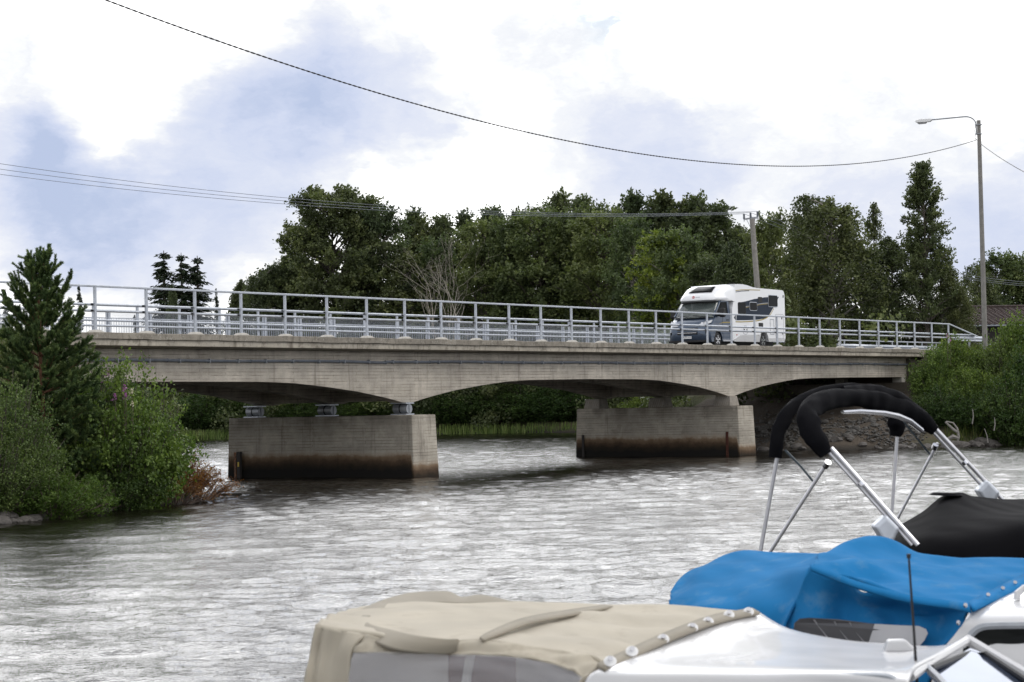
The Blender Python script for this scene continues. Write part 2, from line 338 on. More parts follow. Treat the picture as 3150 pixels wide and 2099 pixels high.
# canvas
def canvas(name,col,crease=.4,dirtc=None,scale=1.6,rough=.85):
    m,t,b=newmat(name); tc=t.n('ShaderNodeTexCoord').outputs['Object']
    c=t.mix(1.0,col,t.ramp(t.noise(tc,2.4,6,.6),[(.3,.88),(.7,1.07)]),'MULTIPLY')
    if dirtc: c=t.mix(t.math('MULTIPLY',t.sm(t.noise(tc,5,7,.72),.52,.70),.5),c,dirtc)
    t.set(b.inputs['Base Color'],c); b.inputs['Roughness'].default_value=rough; b.inputs['Specular IOR Level'].default_value=.05 if col[0]<.02 else .2
    b.inputs['Sheen Weight'].default_value=.0 if col[0]<.02 else .12
    if col[0]>.02 and rough>.8:
        tr=t.n('ShaderNodeBsdfTranslucent'); t.set(tr.inputs[0],c); mx=t.n('ShaderNodeMixShader'); mx.inputs[0].default_value=.34; t.nt.links.new(b.outputs[0],mx.inputs[1]); t.nt.links.new(tr.outputs[0],mx.inputs[2]); t.nt.links.new(mx.outputs[0],t.nt.nodes['Material Output'].inputs[0])
    wv_=t.n('ShaderNodeTexWave',i_Scale=scale,i_Distortion=5.0,i_Detail=3.0,i_Detail_Scale=.8); t.set(wv_.inputs['Vector'],t.mapv(tc,rot=(0,0,.7)))
    fz=t.noise(tc,260,2)
    bp=t.n('ShaderNodeBump',i_Strength=crease,i_Distance=.03); t.set(bp.inputs['Height'],t.math('ADD',wv_.outputs['Fac'],t.math('MULTIPLY',fz,.03))); t.set(b.inputs['Normal'],bp.outputs[0])
    return m
M['beige']=canvas('beige_boat_canvas',(.60,.55,.455),.25,(.40,.35,.27))
M['beige_d']=canvas('beige_canvas_hem',(.42,.38,.31),.15)
M['blue']=canvas('bright_blue_boat_canvas',(.016,.155,.365),.28,(.10,.22,.36))
M['blackc']=canvas('black_boat_canvas',(.0055,.0055,.007),.3,None,scale=1.9,rough=.8)
M['blackc2']=canvas('dark_grey_boat_cover',(.0045,.0045,.0055),.15,None,rough=.85)
M['strap']=simple('dark_grey_strap',(.035,.05,.062),.7)
M['vinyl']=None
mv,tv,bv=newmat('clear_vinyl_window'); bv.inputs['Base Color'].default_value=(.8,.8,.85,1); bv.inputs['Roughness'].default_value=.12; bv.inputs['Alpha'].default_value=.26; bv.inputs['Specular IOR Level'].default_value=.9
bpv=tv.n('ShaderNodeBump',i_Strength=.35,i_Distance=.02); tcv=tv.n('ShaderNodeTexCoord').outputs['Object']; tv.set(bpv.inputs['Height'],tv.noise(tv.mapv(tcv,scale=(1,1,3)),3,3,.5,1.5)); tv.set(bv.inputs['Normal'],bpv.outputs[0]); M['vinyl']=mv
# ground
mg,tg,bgd=newmat('bank_ground'); tc=tg.n('ShaderNodeTexCoord').outputs['Object']; sp=tg.n('ShaderNodeSeparateXYZ'); tg.set(sp.inputs[0],tc)
gn=tg.noise(tc,.8,6,.65); gn2=tg.noise(tc,7,5,.65)
gc=tg.ramp(gn,[(.35,(.045,.055,.018)),(.5,(.07,.075,.028)),(.65,(.11,.085,.05))])
gc=tg.mix(1.0,gc,tg.ramp(gn2,[(.3,.6),(.7,1.3)]),'MULTIPLY')
gx=tg.math('MULTIPLY',tg.sm(sp.outputs[0],38,42),tg.math('MULTIPLY',tg.math('SUBTRACT',1.0,tg.sm(sp.outputs[0],54,56)),tg.math('MULTIPLY',tg.sm(sp.outputs[1],-4.5,-2.5),tg.math('SUBTRACT',1.0,tg.sm(sp.outputs[1],10,13)))))
gc=tg.mix(gx,gc,tg.mix(gn2,(.052,.041,.030),(.095,.074,.055)))  # bare dirt, its tones darkened for the shade beneath the arch
gc=tg.mix(tg.math('SUBTRACT',1.0,tg.sm(tg.math('ADD',sp.outputs[2],tg.math('MULTIPLY',gn,.2)),.12,.4)),gc,(.022,.018,.013))
tg.set(bgd.inputs['Base Color'],gc); bgd.inputs['Roughness'].default_value=.95
bpg=tg.n('ShaderNodeBump',i_Strength=.8,i_Distance=.1); tg.set(bpg.inputs['Height'],gn2); tg.set(bgd.inputs['Normal'],bpg.outputs[0])
# water
mw,tw,bw=newmat('dark_river_water'); tc=tw.n('ShaderNodeTexCoord').outputs['Object']
bw.inputs['Base Color'].default_value=(.007,.006,.004,1); bw.inputs['Roughness'].default_value=.03; bw.inputs['IOR'].default_value=1.333
rot=R(-52)
def wmap(a,k):
    x=tw.n('ShaderNodeMapping',vector_type='TEXTURE'); tw.set(x.inputs[0],tc); x.inputs['Rotation'].default_value=(0,0,a); x.inputs['Scale'].default_value=(1,k,1); return x.outputs[0]
n1=tw.noise(wmap(R(36),1.5),8.0,4,.6,.2)
n2=tw.noise(wmap(R(20),1.3),20,3,.6,.2)
hh=tw.math('ADD',tw.math('MULTIPLY',n1,.20),tw.math('MULTIPLY',n2,.07))
bpw=tw.n('ShaderNodeBump',i_Strength=1.0,i_Distance=.095); tw.set(bpw.inputs['Height'],hh); tw.set(bw.inputs['Normal'],bpw.outputs[0])
M['water']=mw
# ------------------------------------------------------------------ terrain and water
LEFT=np.array([(-9.5,-7.2),(-7.1,-6.8),(-4.5,-5.3),(-2.7,-4.3),(-.4,-3.0),(.6,-1.2),(1.0,2),(1.0,9),(-.5,14),(-8,24),(-25,50),(-60,100),(-140,170),(-500,400),(-600,-60),(-120,-20),(-40,-11),(-16,-8.2)])
RIGHT=np.array([(43.6,1.3),(45.2,-.8),(46.4,-3.5),(49,-5.8),(52,-6.8),(60,-7.4),(80,-9),(120,-14),(300,-60),(900,-100),(900,900),(-100,900),(-30,500),(20,220),(66,110),(80,80),(83,74),(94,61),(97.5,49),(88,36),(70,24),(54,16),(46,12),(44,7)])
def sdist(P,X,Y):
    d=np.full(X.shape,1e9); ins=np.zeros(X.shape,bool); n=len(P)
    for i in range(n):
        x0,y0=P[i];x1,y1=P[(i+1)%n]; dx,dy=x1-x0,y1-y0
        t=np.clip(((X-x0)*dx+(Y-y0)*dy)/(dx*dx+dy*dy),0,1); d=np.minimum(d,np.hypot(X-x0-t*dx,Y-y0-t*dy))
        if dy!=0:
            c=((y0>Y)!=(y1>Y))&(X<dx*(Y-y0)/dy+x0); ins^=c
    return np.where(ins,d,-d)
def gh(X,Y):
    X=np.asarray(X,float);Y=np.asarray(Y,float)
    sl_=sdist(LEFT,X,Y); sr=sdist(RIGHT,X,Y); s=np.maximum(sl_,sr)
    h=np.where(s>0,np.minimum(s*.45,.9)+np.minimum(s*.012,1.6),np.maximum(s*.4,-1.6))
    side=np.maximum(0,np.maximum(-.9-Y,Y-10.9))
    el=4.42-.98*side-1.2*np.maximum(0,X+2.6); er=4.42-.70*side-1.2*np.maximum(0,54.9-X)
    er2=np.minimum(2.45,2.45-.27*(52.6-X))-.5*side; el2=np.minimum(2.3,2.3-.65*(X+1.6))-.5*side
    e=np.maximum(np.maximum(np.where(X<5,el,-9),np.where(X>40,er,-9)),np.maximum(np.where(X<8,el2,-9),np.where(X>38,er2,-9)))
    e=np.where(Y>300,-9,e)
    return np.maximum(h,e)
def axis(c0,c1,step,lim0,lim1,g=1.13):
    a=list(np.arange(c0,c1,step)); s=step; x=a[-1]
    while x<lim1: s*=g; x+=s; a.append(x)
    s=step; x=a[0]; L=[]
    while x>lim0: s*=g; x-=s; L.append(x)
    return np.array(L[::-1]+a)
xs=axis(-14,64,.5,-2500,4000); ys=axis(-12,18,.5,-2500,4000)
GX,GY=np.meshgrid(xs,ys,indexing='ij'); GZ=gh(GX,GY)
rngt=np.random.default_rng(5)
GZ=GZ+rngt.normal(size=GZ.shape)*np.where((GZ>.05)&(GZ<4.3),.05,0.0)
n,m=GX.shape; V=np.stack([GX,GY,GZ],-1).reshape(-1,3)
I,J=np.meshgrid(np.arange(n-1),np.arange(m-1),indexing='ij'); a=(I*m+J).ravel()
F=np.stack([a,a+m,a+m+1,a+1],1).astype(np.int32)
me=bpy.data.meshes.new('ground'); me.vertices.add(len(V)); me.vertices.foreach_set('co',V.astype(np.float32).ravel())
me.loops.add(F.size); me.loops.foreach_set('vertex_index',F.ravel()); me.polygons.add(len(F)); me.polygons.foreach_set('loop_start',np.arange(0,F.size,4,dtype=np.int32)); me.update(calc_edges=True)
me.polygons.foreach_set('use_smooth',[True]*len(F))
setp(link('ground',me,mg),kind='structure')
def waxis(a0,a1,s0,s1,lo,hi):
    A=[a0]
    while A[-1]<a1: A.append(A[-1]+s0+(s1-s0)*min(1,(A[-1]-a0)/(a1-a0)))
    B=[a0-.1]; st_=.12
    while B[-1]>lo: B.append(B[-1]-st_); st_*=1.25
    st_=s1
    while A[-1]<hi: A.append(A[-1]+st_); st_*=1.2
    return np.array(B[::-1]+A)
wx=waxis(-39,100,.04,.22,-2400,3900); wy=waxis(-41,82,.04,.22,-2400,3900)
WX,WY=np.meshgrid(wx,wy,indexing='ij'); sx_=np.gradient(wx)[:,None]; sy_=np.gradient(wy)[None,:]; cell=np.maximum(sx_,sy_)
rw=np.random.default_rng(77); HZ=np.zeros(WX.shape); wind=R(36)
mod=.75+.35*np.sin(WX*.11+WY*.07+1)*np.sin(WX*.05-WY*.13)+.2*np.sin(WX*.31-WY*.23)
for k in range(170):
    lam=.14*(8**rw.uniform()); th=wind+rw.normal()*.85; kk=2*math.pi/lam; am=.0185*lam/(2*math.pi)*(.8 if lam>.75 else 1.0)
    HZ+=am*np.sin(kk*(WX*math.cos(th)+WY*math.sin(th))+rw.uniform(0,6.28))*np.clip((lam/cell-2.0)/2,0,1)
HZ*=mod
for k in range(34):
    lam=1.0*(3.2**rw.uniform()); th=wind+rw.normal()*.55; kk=2*math.pi/lam; am=.0095*lam/(2*math.pi)
    HZ+=am*np.sin(kk*(WX*math.cos(th)+WY*math.sin(th))+rw.uniform(0,6.28))*np.clip((lam/cell-2.0)/2,0,1)
n,m=WX.shape; V=np.stack([WX,WY,HZ],-1).reshape(-1,3)
I,J=np.meshgrid(np.arange(n-1),np.arange(m-1),indexing='ij'); a=(I*m+J).ravel(); F=np.stack([a,a+m,a+m+1,a+1],1).astype(np.int32)
me=bpy.data.meshes.new('river_water'); me.vertices.add(len(V)); me.vertices.foreach_set('co',V.astype(np.float32).ravel())
me.loops.add(F.size); me.loops.foreach_set('vertex_index',F.ravel()); me.polygons.add(len(F)); me.polygons.foreach_set('loop_start',np.arange(0,F.size,4,dtype=np.int32)); me.update(calc_edges=True)
me.polygons.foreach_set('use_smooth',[True]*len(F))
setp(link('river_water',me,M['water']),kind='structure')
# ------------------------------------------------------------------ road
zd=lambda x:4.746-.00083*(x)           # top of the post pedestals
def sheet(x0,x1,y0,y1,dz,name,mat,n=24):
    G=[[(x,y,zd(x)+dz) for y in (y0,(y0+y1)/2,y1)] for x in np.linspace(x0,x1,n)]
    return setp(MB().grid(G).build(name,mat),kind='structure')
sheet(-300,400,.35,7.35,-.075,'road',M['asphalt'],60)
sheet(-300,400,7.9,9.6,-.072,'footpath',M['asphalt'],60)
for nm,y in (('edge_line',.75),('edge_line',6.95)): sheet(-80,140,y,y+.1,-.070,nm,M['white_line'],40)
# ------------------------------------------------------------------ bridge
bridge=thing('concrete_bridge','grey concrete haunched girder bridge spanning the river on two wall piers','bridge',(0,0,0))
def sweep(name,x0,x1,sec,mat,step=2.0,bevel=.012,wob=0):
    secs=[]
    for x in np.linspace(x0,x1,max(2,int((x1-x0)/step)+1)):
        secs.append([(x,y,zd(x)+z+ (wob*math.sin(x*1.7)+wob*math.sin(x*4.1+1) if wob else 0)) for y,z in sec])
    return MB().loft(secs).build(name,mat,bridge,bevel=bevel)
sweep('edge_beam',-3.2,54.3,[(-.16,-.075),(.34,-.075),(.34,-.262),(-.16,-.262)],M['conc_slab'],.5,.015,.006)
sweep('edge_beam',-3.2,54.3,[(9.55,-.075),(9.98,-.075),(9.98,-.262),(9.55,-.262)],M['conc_slab'])
sweep('deck_slab',-3.2,54.3,[(-.11,-.266),(9.93,-.266),(9.93,-.44),(7.8,-.50),(.5,-.50),(-.11,-.44)],M['conc_slab2'],2)
# haunched girders
def gbot(x):
    # distance to nearest pier centre
    c=14.65 if x<25.65 else 36.65
    d=abs(x-c)
    K=[(0,2.52),(.28,2.52),(1.2,2.69),(2.6,2.90),(4.2,3.07),(5.8,3.20),(7.4,3.25),(11,3.27),(30,3.27)]
    xs_=[k[0] for k in K]; zs_=[k[1] for k in K]
    return float(np.interp(d,xs_,zs_))
pts=[-3.4]+list(np.arange(-3,14.3,.35))+[14.37,14.93]+list(np.arange(15.2,36.2,.35))+[36.37,36.93]+list(np.arange(37.2,53.9,.35))+[53.93]
for y0,y1 in ((.45,.95),(3.55,4.05),(6.65,7.15)):
    poly=[(x,gbot(x)) for x in pts]; top=[(x,zd(x)-.505) for x in (53.93,25,-3.4)]
    MB().prism(poly+top,y0,y1).build('girder',M['conc_girder'],bridge,bevel=.015)
for X in (14.65,36.65,4,25.6,46):        # cross beams between the girders
    for ya,yb in ((.952,3.548),(4.052,6.648)):
        MB().box((X-.2,ya,gbot(X)+.06),(X+.2,yb,4.2)).build('cross_beam',M['conc_girder'],bridge)
# piers
def pier(cx,h):
    L0,L1,T=-.27,7.5,.66
    def ring(z,k):
        b_=k
        return [(cx-T+b_*.5,L0+b_,z),(cx+T-b_*.5,L0-.05+b_,z),(cx+T-b_*.5-.78,L1-b_,z),(cx-T+b_*.5-.78,L1-b_,z)]
    return MB().loft([ring(-1.6,-.05),ring(0,0),ring(h,.08)]).build('pier',M['conc_pier'],bridge,bevel=.03)
p1=pier(14.65,2.10); p2=pier(36.65,2.10)
p1['label']='left pier carrying the steel roller bearings'; p2['label']='right pier carrying the concrete blocks'
# roller bearings on the left pier, concrete blocks on the right one
for y in (.70,3.8,6.9):
    bx_=14.65-.10*(y-.7); cx_=36.65-.10*(y-.7)
    bb=MB(); bb.tube([(bx_,y-.30,2.31),(bx_,y+.30,2.31)],.165,20); r=bb.build('bearing_roller',M['galv_d'],bridge,smooth=True)
    for za,zb_ in ((2.105,2.143),(2.479,2.517)): bb=MB(); bb.box((bx_-.22,y-.34,za),(bx_+.22,y+.34,zb_)); bb.build('bearing_plate',M['galv'],r)
    bb=MB(); bb.tube([(bx_,y-.01,2.31),(bx_,y+.03,2.31)],.173,20); bb.build('bearing_band',M['black'],r)
    bb=MB(); bb.box((bx_-.02,y-.325,2.145),(bx_+.02,y-.302,2.478)); bb.build('guide_plate',M['galv_d'],r)
    bb=MB(); bb.loft([[(cx_-sx*k,y-.36*k,z),(cx_+sx*k,y-.36*k,z),(cx_+sx*k,y+.36*k,z),(cx_-sx*k,y+.36*k,z)] for z,k,sx in ((2.105,1.12,.36),(2.516,1.0,.30))]); bb.build('bearing_block',M['conc_block'],bridge,bevel=.02)
# water gauge and rails on the piers (lie against the upstream face)
def onpier(px,py,cx):    # X of the left face is about cx-.62 at mid height
    d=rayd(px,py)
    n_=np.array([7.77,.78]); c_=np.array([cx-.66,-.27]); t=((c_-CAM[:2])@n_)/(d[:2]@n_); return CAM+d*t
g0=onpier(545,1060,14.65); 
xg,yg=g0[0]-.03,g0[1]
bb=MB(); bb.box((xg-.05,yg-.20,-.5),(xg+.1,yg-.05,.92)); gq=bb.build('gauge_post',M['darkwall'],p1)
bb=MB(); bb.box((xg-.03,yg+.00,-.3),(xg-.01,yg+.10,.90)); gb=bb.build('gauge_board',M['orangep'],p1,label='faded orange water level board')
bb=MB()
for k in range(12): bb.box((xg-.036,yg+.01+(k%2)*.04,.02+k*.07),(xg-.0305,yg+.05+(k%2)*.04,.055+k*.07))
bb.build('gauge_marks',M['ink'],gb)
bb=MB(); bb.box((xg-.055,yg-.17,.40),(xg-.052,yg-.09,.56)); bb.build('number_plate',M['yellow'],gq)
for (px,nm,mt) in ((1340,'guide_rail','darkwall'),(1671,'guide_rail','rust')):
    q=onpier(px,1010,36.65); bb=MB(); bb.box((q[0]-.04,q[1]-.05,-.5),(q[0]+.05,q[1]+.05,.96 if mt=='darkwall' else 1.02)); bb.build(nm,M[mt],p2)
# abutments
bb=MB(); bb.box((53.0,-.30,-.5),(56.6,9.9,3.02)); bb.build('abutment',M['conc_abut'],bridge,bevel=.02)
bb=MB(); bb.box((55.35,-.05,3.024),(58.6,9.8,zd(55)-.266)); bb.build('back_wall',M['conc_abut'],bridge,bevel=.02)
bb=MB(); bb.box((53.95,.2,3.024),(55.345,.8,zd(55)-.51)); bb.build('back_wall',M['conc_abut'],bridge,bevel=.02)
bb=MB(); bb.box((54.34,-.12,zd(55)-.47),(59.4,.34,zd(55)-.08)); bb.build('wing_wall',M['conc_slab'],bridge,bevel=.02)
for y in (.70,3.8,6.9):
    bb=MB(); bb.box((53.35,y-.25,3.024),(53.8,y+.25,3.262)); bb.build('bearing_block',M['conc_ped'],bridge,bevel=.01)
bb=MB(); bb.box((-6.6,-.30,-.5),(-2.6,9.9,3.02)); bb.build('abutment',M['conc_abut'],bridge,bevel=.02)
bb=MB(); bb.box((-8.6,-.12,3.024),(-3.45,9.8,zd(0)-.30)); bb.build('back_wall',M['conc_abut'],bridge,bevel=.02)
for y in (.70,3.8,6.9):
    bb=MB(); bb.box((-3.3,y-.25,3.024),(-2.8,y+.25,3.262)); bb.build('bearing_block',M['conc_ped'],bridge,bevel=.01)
# cable pipe clipped to the near girder, in sections with sleeves
rnd=random.Random(3); x=-3.0; zprev=3.905; pts=[]
bb=MB(); cl=MB()
xx=-3.0
while xx<55.2:
    L=rnd.choice((2.4,3.1,3.6,4.2)); x1=min(xx+L,55.2)
    dz=-.03*math.sin(math.pi*min(1,max(0,(xx-6)/8)))if 6<xx<14 else 0
    n_=6; P_=[(xx+(x1-xx)*i/n_,.395,3.905+.010*math.sin((xx+(x1-xx)*i/n_)*.8)+dz*i/n_) for i in range(n_+1)]
    bb.tube(P_,.045,8); bb.tube([P_[-1],(P_[-1][0]+.05,.395,P_[-1][2])],.056,8)
    xx=x1
bb.build('cable_pipe',M['pipe'],bridge,smooth=True)
cl.box((0,.34,3.835),(.03,.448,3.96)); c0=cl.build('pipe_clip',M['galv_d'],None)
for k in range(46):
    c_=c0 if k==0 else c0.copy()
    if k: COL.objects.link(c_)
    c_.parent=bridge; c_.location=(-2.6+k*1.26,0,0)

# ------------------------------------------------------------------ railings
def railing(name,label,Y,x0,n,side,xoff,endslope=True):
    """side=+1: rail pipes on the +Y side of the posts"""
    root=thing(name,label,'railing',(xoff+2.0*x0,Y,zd(0)))
    xa=xoff+2.0*x0-1; xb=xoff+2.0*(x0+n-1)
    bm_=MB()
    G=[(x,Y,zd(x)+1.236) for x in np.linspace(xa,xb+.12,max(2,int((xb-xa)/2)))]
    for p,q in zip(G[:-1],G[1:]): bm_.bar(p,q,.058,.062)
    if endslope: bm_.bar((xb+.12,Y,zd(xb)+1.236),(xb+3.6,Y,zd(xb)+.66),.058,.062)
    bm_.build('handrail',M['galv'],root,bevel=.012)
    for h in (.722,.545):
        b2=MB(); yy=Y+side*.085
        b2.tube([(x,yy,zd(x)+h) for x in np.linspace(xa,xb+(3.5 if endslope else 1.5),14)],.040,10)
        for k in range(int((xb-xa)/6)):
            xj=xa+2.1+6*k; b2.tube([(xj,yy,zd(xj)+h),(xj+.06,yy,zd(xj)+h)],.0435,10)
        b2.build('rail_pipe',M['galv'],root,smooth=True)
    proto=None
    for i in range(n):
        x=xoff+2.0*(x0+i); z0=zd(x)
        if proto is None:
            b3=MB(); b3.box((-.040,-.03,0),(-.030,.03,1.205)); b3.box((.030,-.03,0),(.040,.03,1.205)); b3.box((-.0298,-.030,0),(.0298,-.022,1.205)); b3.box((-.06,-.05,-.001),(.06,.05,.012))
            o=b3.build('post',M['galv'],None,bevel=.003)
            for h in (.722,.545):
                b3=MB(); b3.box((-.115,side*.032,h-.028),(-.042,side*.045,h+.028)); c=b3.build('clamp',M['black'],None); c.parent=o
            b3=MB()
            b3.loft([[(-.26,-.13,-.075),(.26,-.13,-.075),(.26,.13,-.075),(-.26,.13,-.075)],[(-.15,-.10,-.012),(.15,-.10,-.012),(.15,.10,-.012),(-.15,.10,-.012)],[(-.11,-.07,-.002),(.11,-.07,-.002),(.11,.07,-.002),(-.11,.07,-.002)]])
            d=b3.build('pedestal',M['conc_ped'],None,bevel=.012); d.parent=o
            for sx in (-.1,.1):
                b3=MB(); b3.tube([(sx,-.05,-.01),(sx,-.05,.05)],.009,6); e=b3.build('bolt',M['galv_d'],None); e.parent=o
            proto=o
        else: o=copy_tree(proto)
        o.parent=root; o.location=Vector((x,Y,z0))-Vector(root.location)
    return root
near=railing('bridge_railing','galvanised railing along the near edge of the bridge deck',0.0,-4,34,1,0.0)
far=railing('bridge_railing','galvanised railing behind the road, between road and footpath',7.615,-5,31,-1,7.07-2*3.0+0)
# mesh fence at the outer edge of the footpath
fen=thing('mesh_fence','grey wire mesh fence on the outer footpath edge behind both railings','fence',(-12.6,9.8,zd(0)))
x0f,x1f=-12.6,57.4
bb=MB()
for h in (1.19,.94): bb.bar((x0f,9.8,zd(x0f)+h),(x1f,9.8,zd(x1f)+h),.035,.04)
bb.bar((x0f,9.8,zd(x0f)+.10),(x1f,9.8,zd(x1f)+.10),.03,.03)
bb.build('rail',M['galv'],fen)
pr=None
for k in range(36):
    x=x0f+2.0*k+.4
    if pr is None:
        bb=MB(); bb.box((-.11,-.012,-.07),(.11,.012,1.2)); bb.box((-.03,-.05,-.07),(.03,-.014,1.22)); pr=bb.build('post',M['galv'],None); o=pr
    else: o=pr.copy(); COL.objects.link(o)
    o.parent=fen; o.location=Vector((x,9.8,zd(x)))-Vector(fen.location)
pr=None
for k in range(35):
    x=x0f+2.0*k+.53
    if pr is None:
        bb=MB()
        for i in range(15): bb.box((.02+i*.12,-.005,.12),(.034+i*.12,.005,.93))
        for i in range(38): bb.box((.01+i*.05,.009,.12),(.0135+i*.05,.0125,1.17))
        for i in range(21): bb.box((0,.016,.14+i*.05),(1.86,.0195,.1435+i*.05))
        pr=bb.build('mesh_panel',M['galv'],None); o=pr
    else: o=pr.copy(); COL.objects.link(o)
    o.parent=fen; o.location=Vector((x,9.8,zd(x)))-Vector(fen.location)
# W-beam guard rails of the approach road
def wbeam(name,label,P0,P1,zoff,postrows,face):
    root=thing(name,label,'guard rail',(P0[0],P0[1],zd(P0[0])-.1)); bb=MB()
    prof=[(0,.0),(.04,.05),(.0,.10),(.0,.16),(.04,.21),(.0,.26),(.0,.31)]
    A,B=np.array(P0,float),np.array(P1,float); d=(B-A)/np.linalg.norm(B-A); nrm=np.array([-d[1],d[0]])*face
    G=[]
    for t in np.linspace(0,1,8):
        c=A+(B-A)*t; G.append([(c[0]+nrm[0]*o_*1.6,c[1]+nrm[1]*o_*1.6,zd(c[0])+zoff+h) for o_,h in prof])
    bb.grid(G).build('beam',M['galv'],root,solid=.006,smooth=True,auto=60)
    L=np.linalg.norm(B-A); k=0; pr=None
    while k*2.0<L:
        c=A+d*k*2.0
        if pr is None:
            q=MB(); q.box((-.03,-.05,-.5),(.03,.05,zoff+.34)); pr=q.build('post',M['galv_d'],None); o=pr
        else: o=pr.copy(); COL.objects.link(o)
        o.parent=root; o.location=Vector((c[0]-nrm[0]*.09,c[1]-nrm[1]*.09,zd(c[0])))-Vector(root.location); k+=1
    if postrows:
        q=MB(); q.bar((*(A-nrm*.09),zd(A[0])+zoff+.52),(*(B-nrm*.09),zd(B[0])+zoff+.52),.05,.06)
        for j in range(int(L/2)):
            c=A+d*(j*2.0+.8)-nrm*.09; q.bar((c[0],c[1],zd(c[0])+zoff+.30),(c[0],c[1],zd(c[0])+zoff+.50),.05,.05,up=(1,0,0))
        q.build('upper_rail',M['galv'],root)
    return root
wbeam('guard_rail','corrugated steel guard rail on the far side of the approach road',(61.2,7.75),(92,7.9),.22,True,-1)
wbeam('guard_rail','short corrugated steel guard rail continuing the near railing at its right end',(59.0,.12),(63.0,.1),.36,False,-1)
bb=MB(); bb.box((-.05,-.02,0),(.05,.02,.95)); 
mk=thing('marker_post','slim white road edge marker post with black band behind the bridge railing','marker post',(60.6,7.45,zd(60)-.1))
o=bb.build('post',M['plate'],None,bevel=.01); o.parent=mk
bb=MB(); bb.box((-.053,-.023,.72),(.053,.023,.80)); o=bb.build('band',M['ink'],None); o.parent=mk
# ------------------------------------------------------------------ motorhome
zr=4.66
mh=thing('motorhome','white and grey-blue motorhome driving across the bridge','motorhome',(41.4,3.35,zr))
def loftprof(poly,ys,fn,name,mat,parent,smooth=False,bevel=0,auto=35):
    secs=[[ (lambda q:(q[0],y,q[1]))(fn(x,z,y)) for x,z in poly] for y in ys]
    return MB().loft(secs).build(name,mat,parent,smooth=smooth,bevel=bevel,auto=auto)
YN,YF=2.2,4.5; YM=3.35
def arch(cx,cz,r,z0,n=10):
    a0=math.asin(max(-1,min(1,(z0-cz)/r)))
    return [(cx+r*math.cos(t),cz+r*math.sin(t)) for t in np.linspace(math.pi-a0,a0,n)]
# living body with rear wheel arch
zb=4.97
body=[(40.02,zb)]+arch(42.87,5.0,.43,zb)+[(44.84,zb+.04),(44.9,5.15),(44.9,7.12),(44.84,7.27),(44.72,7.34),(42.3,7.37),(41.9,7.40),(41.4,7.47),(40.9,7.50),(40.3,7.48),(40.18,6.72),(40.02,6.4)]
loftprof(body,[YN+.03,YN+.031,YF-.031,YF-.03],lambda x,z,y:(x,z),'body',M['white_van'],mh,bevel=.05)
mbody=[o for o in mh.children if o.name.startswith('body')][0]
# over-cab cap : grid of side profile x width
prof=[(40.35,6.66),(39.5,6.72),(38.80,6.70),(38.66,6.76),(38.66,6.84),(38.84,7.02),(39.08,7.20),(39.34,7.34),(39.70,7.43),(40.35,7.485)]
us=np.linspace(-1,1,25)
def capfn(u,x,z):
    w_=min(1,max(0,(40.3-x)/1.4)); a=abs(u)
    xx=x+.85*(a**4.5)*w_; zz=z-(.16*(a**6) if z>6.9 else -.03*a**4)*(1)
    if z>7.15: zz-=.05*a**2*w_
    return (xx,YM+u*(1.13),zz)
secs=[[capfn(u,x,z) for x,z in prof] for u in us]
MB().loft(secs).build('overcab_shell',M['white_van'],mh,smooth=True,auto=50)
# roof-light on the sloping cap, logo
def capxz(t):
    P=prof[4:9]; s=t*(len(P)-1); i=min(int(s),len(P)-2); f=s-i
    return P[i][0]*(1-f)+P[i+1][0]*f,P[i][1]*(1-f)+P[i+1][1]*f
G=[]
for t in np.linspace(.36,.86,7):
    x,z=capxz(t); row=[]
    for k,u in enumerate(np.linspace(-.62+.10*(t-.3),.42-.28*(t-.3),9)):
        q=capfn(u,x,z); row.append((q[0]-.022,q[1],q[2]+.022))
    G.append(row)
MB().grid(G).build('roof_window',M['glass_d'],mh,solid=.02,smooth=True,bevel=0)
x,z=capxz(.08); 
q=capfn(-.08+.02,x,z); bb=MB(); bb.tube([(q[0]-.02,YM+.06,z),(q[0]-.035,YM+.06,z+.006)],.062,20); lg=bb.build('emblem',M['red'],mh)
bb=MB(); bb.box((q[0]-.039,YM+.0,z-.012),(q[0]-.036,YM+.12,z+.022)); bb.build('emblem_bar',M['plate'],lg)
bb=MB()
for k in range(5): bb.box((q[0]-.026,YM-.06-.045*k,z-.02),(q[0]-.022,YM-.09-.045*k,z+.02))
bb.build('emblem_lettering',M['alu'],mh)
# cab lower body (both sides) with wheel arch
def cabfn(x,z,y):
    u=abs(y-YM)/1.06; w_=min(1,max(0,(38.9-x)/.8)); return (x+.26*(u**5)*w_, z-(.10*(u**4)*w_ if z>5.5 else 0))
cab=[(38.08,4.90),(38.02,5.02),(38.0,5.25),(38.02,5.45),(38.06,5.62),(38.12,5.72),(38.30,5.86),(38.52,5.99),(38.62,6.04),(39.0,6.10),(40.0,6.12),(40.0,4.93)]+arch(38.81,5.0,.42,4.93)[::-1]
ys=[YM+1.05*u for u in np.linspace(-1,1,17)]
cabo=loftprof(cab,ys,cabfn,'cab_body',M['blue_paint'],mh,smooth=True,auto=40)
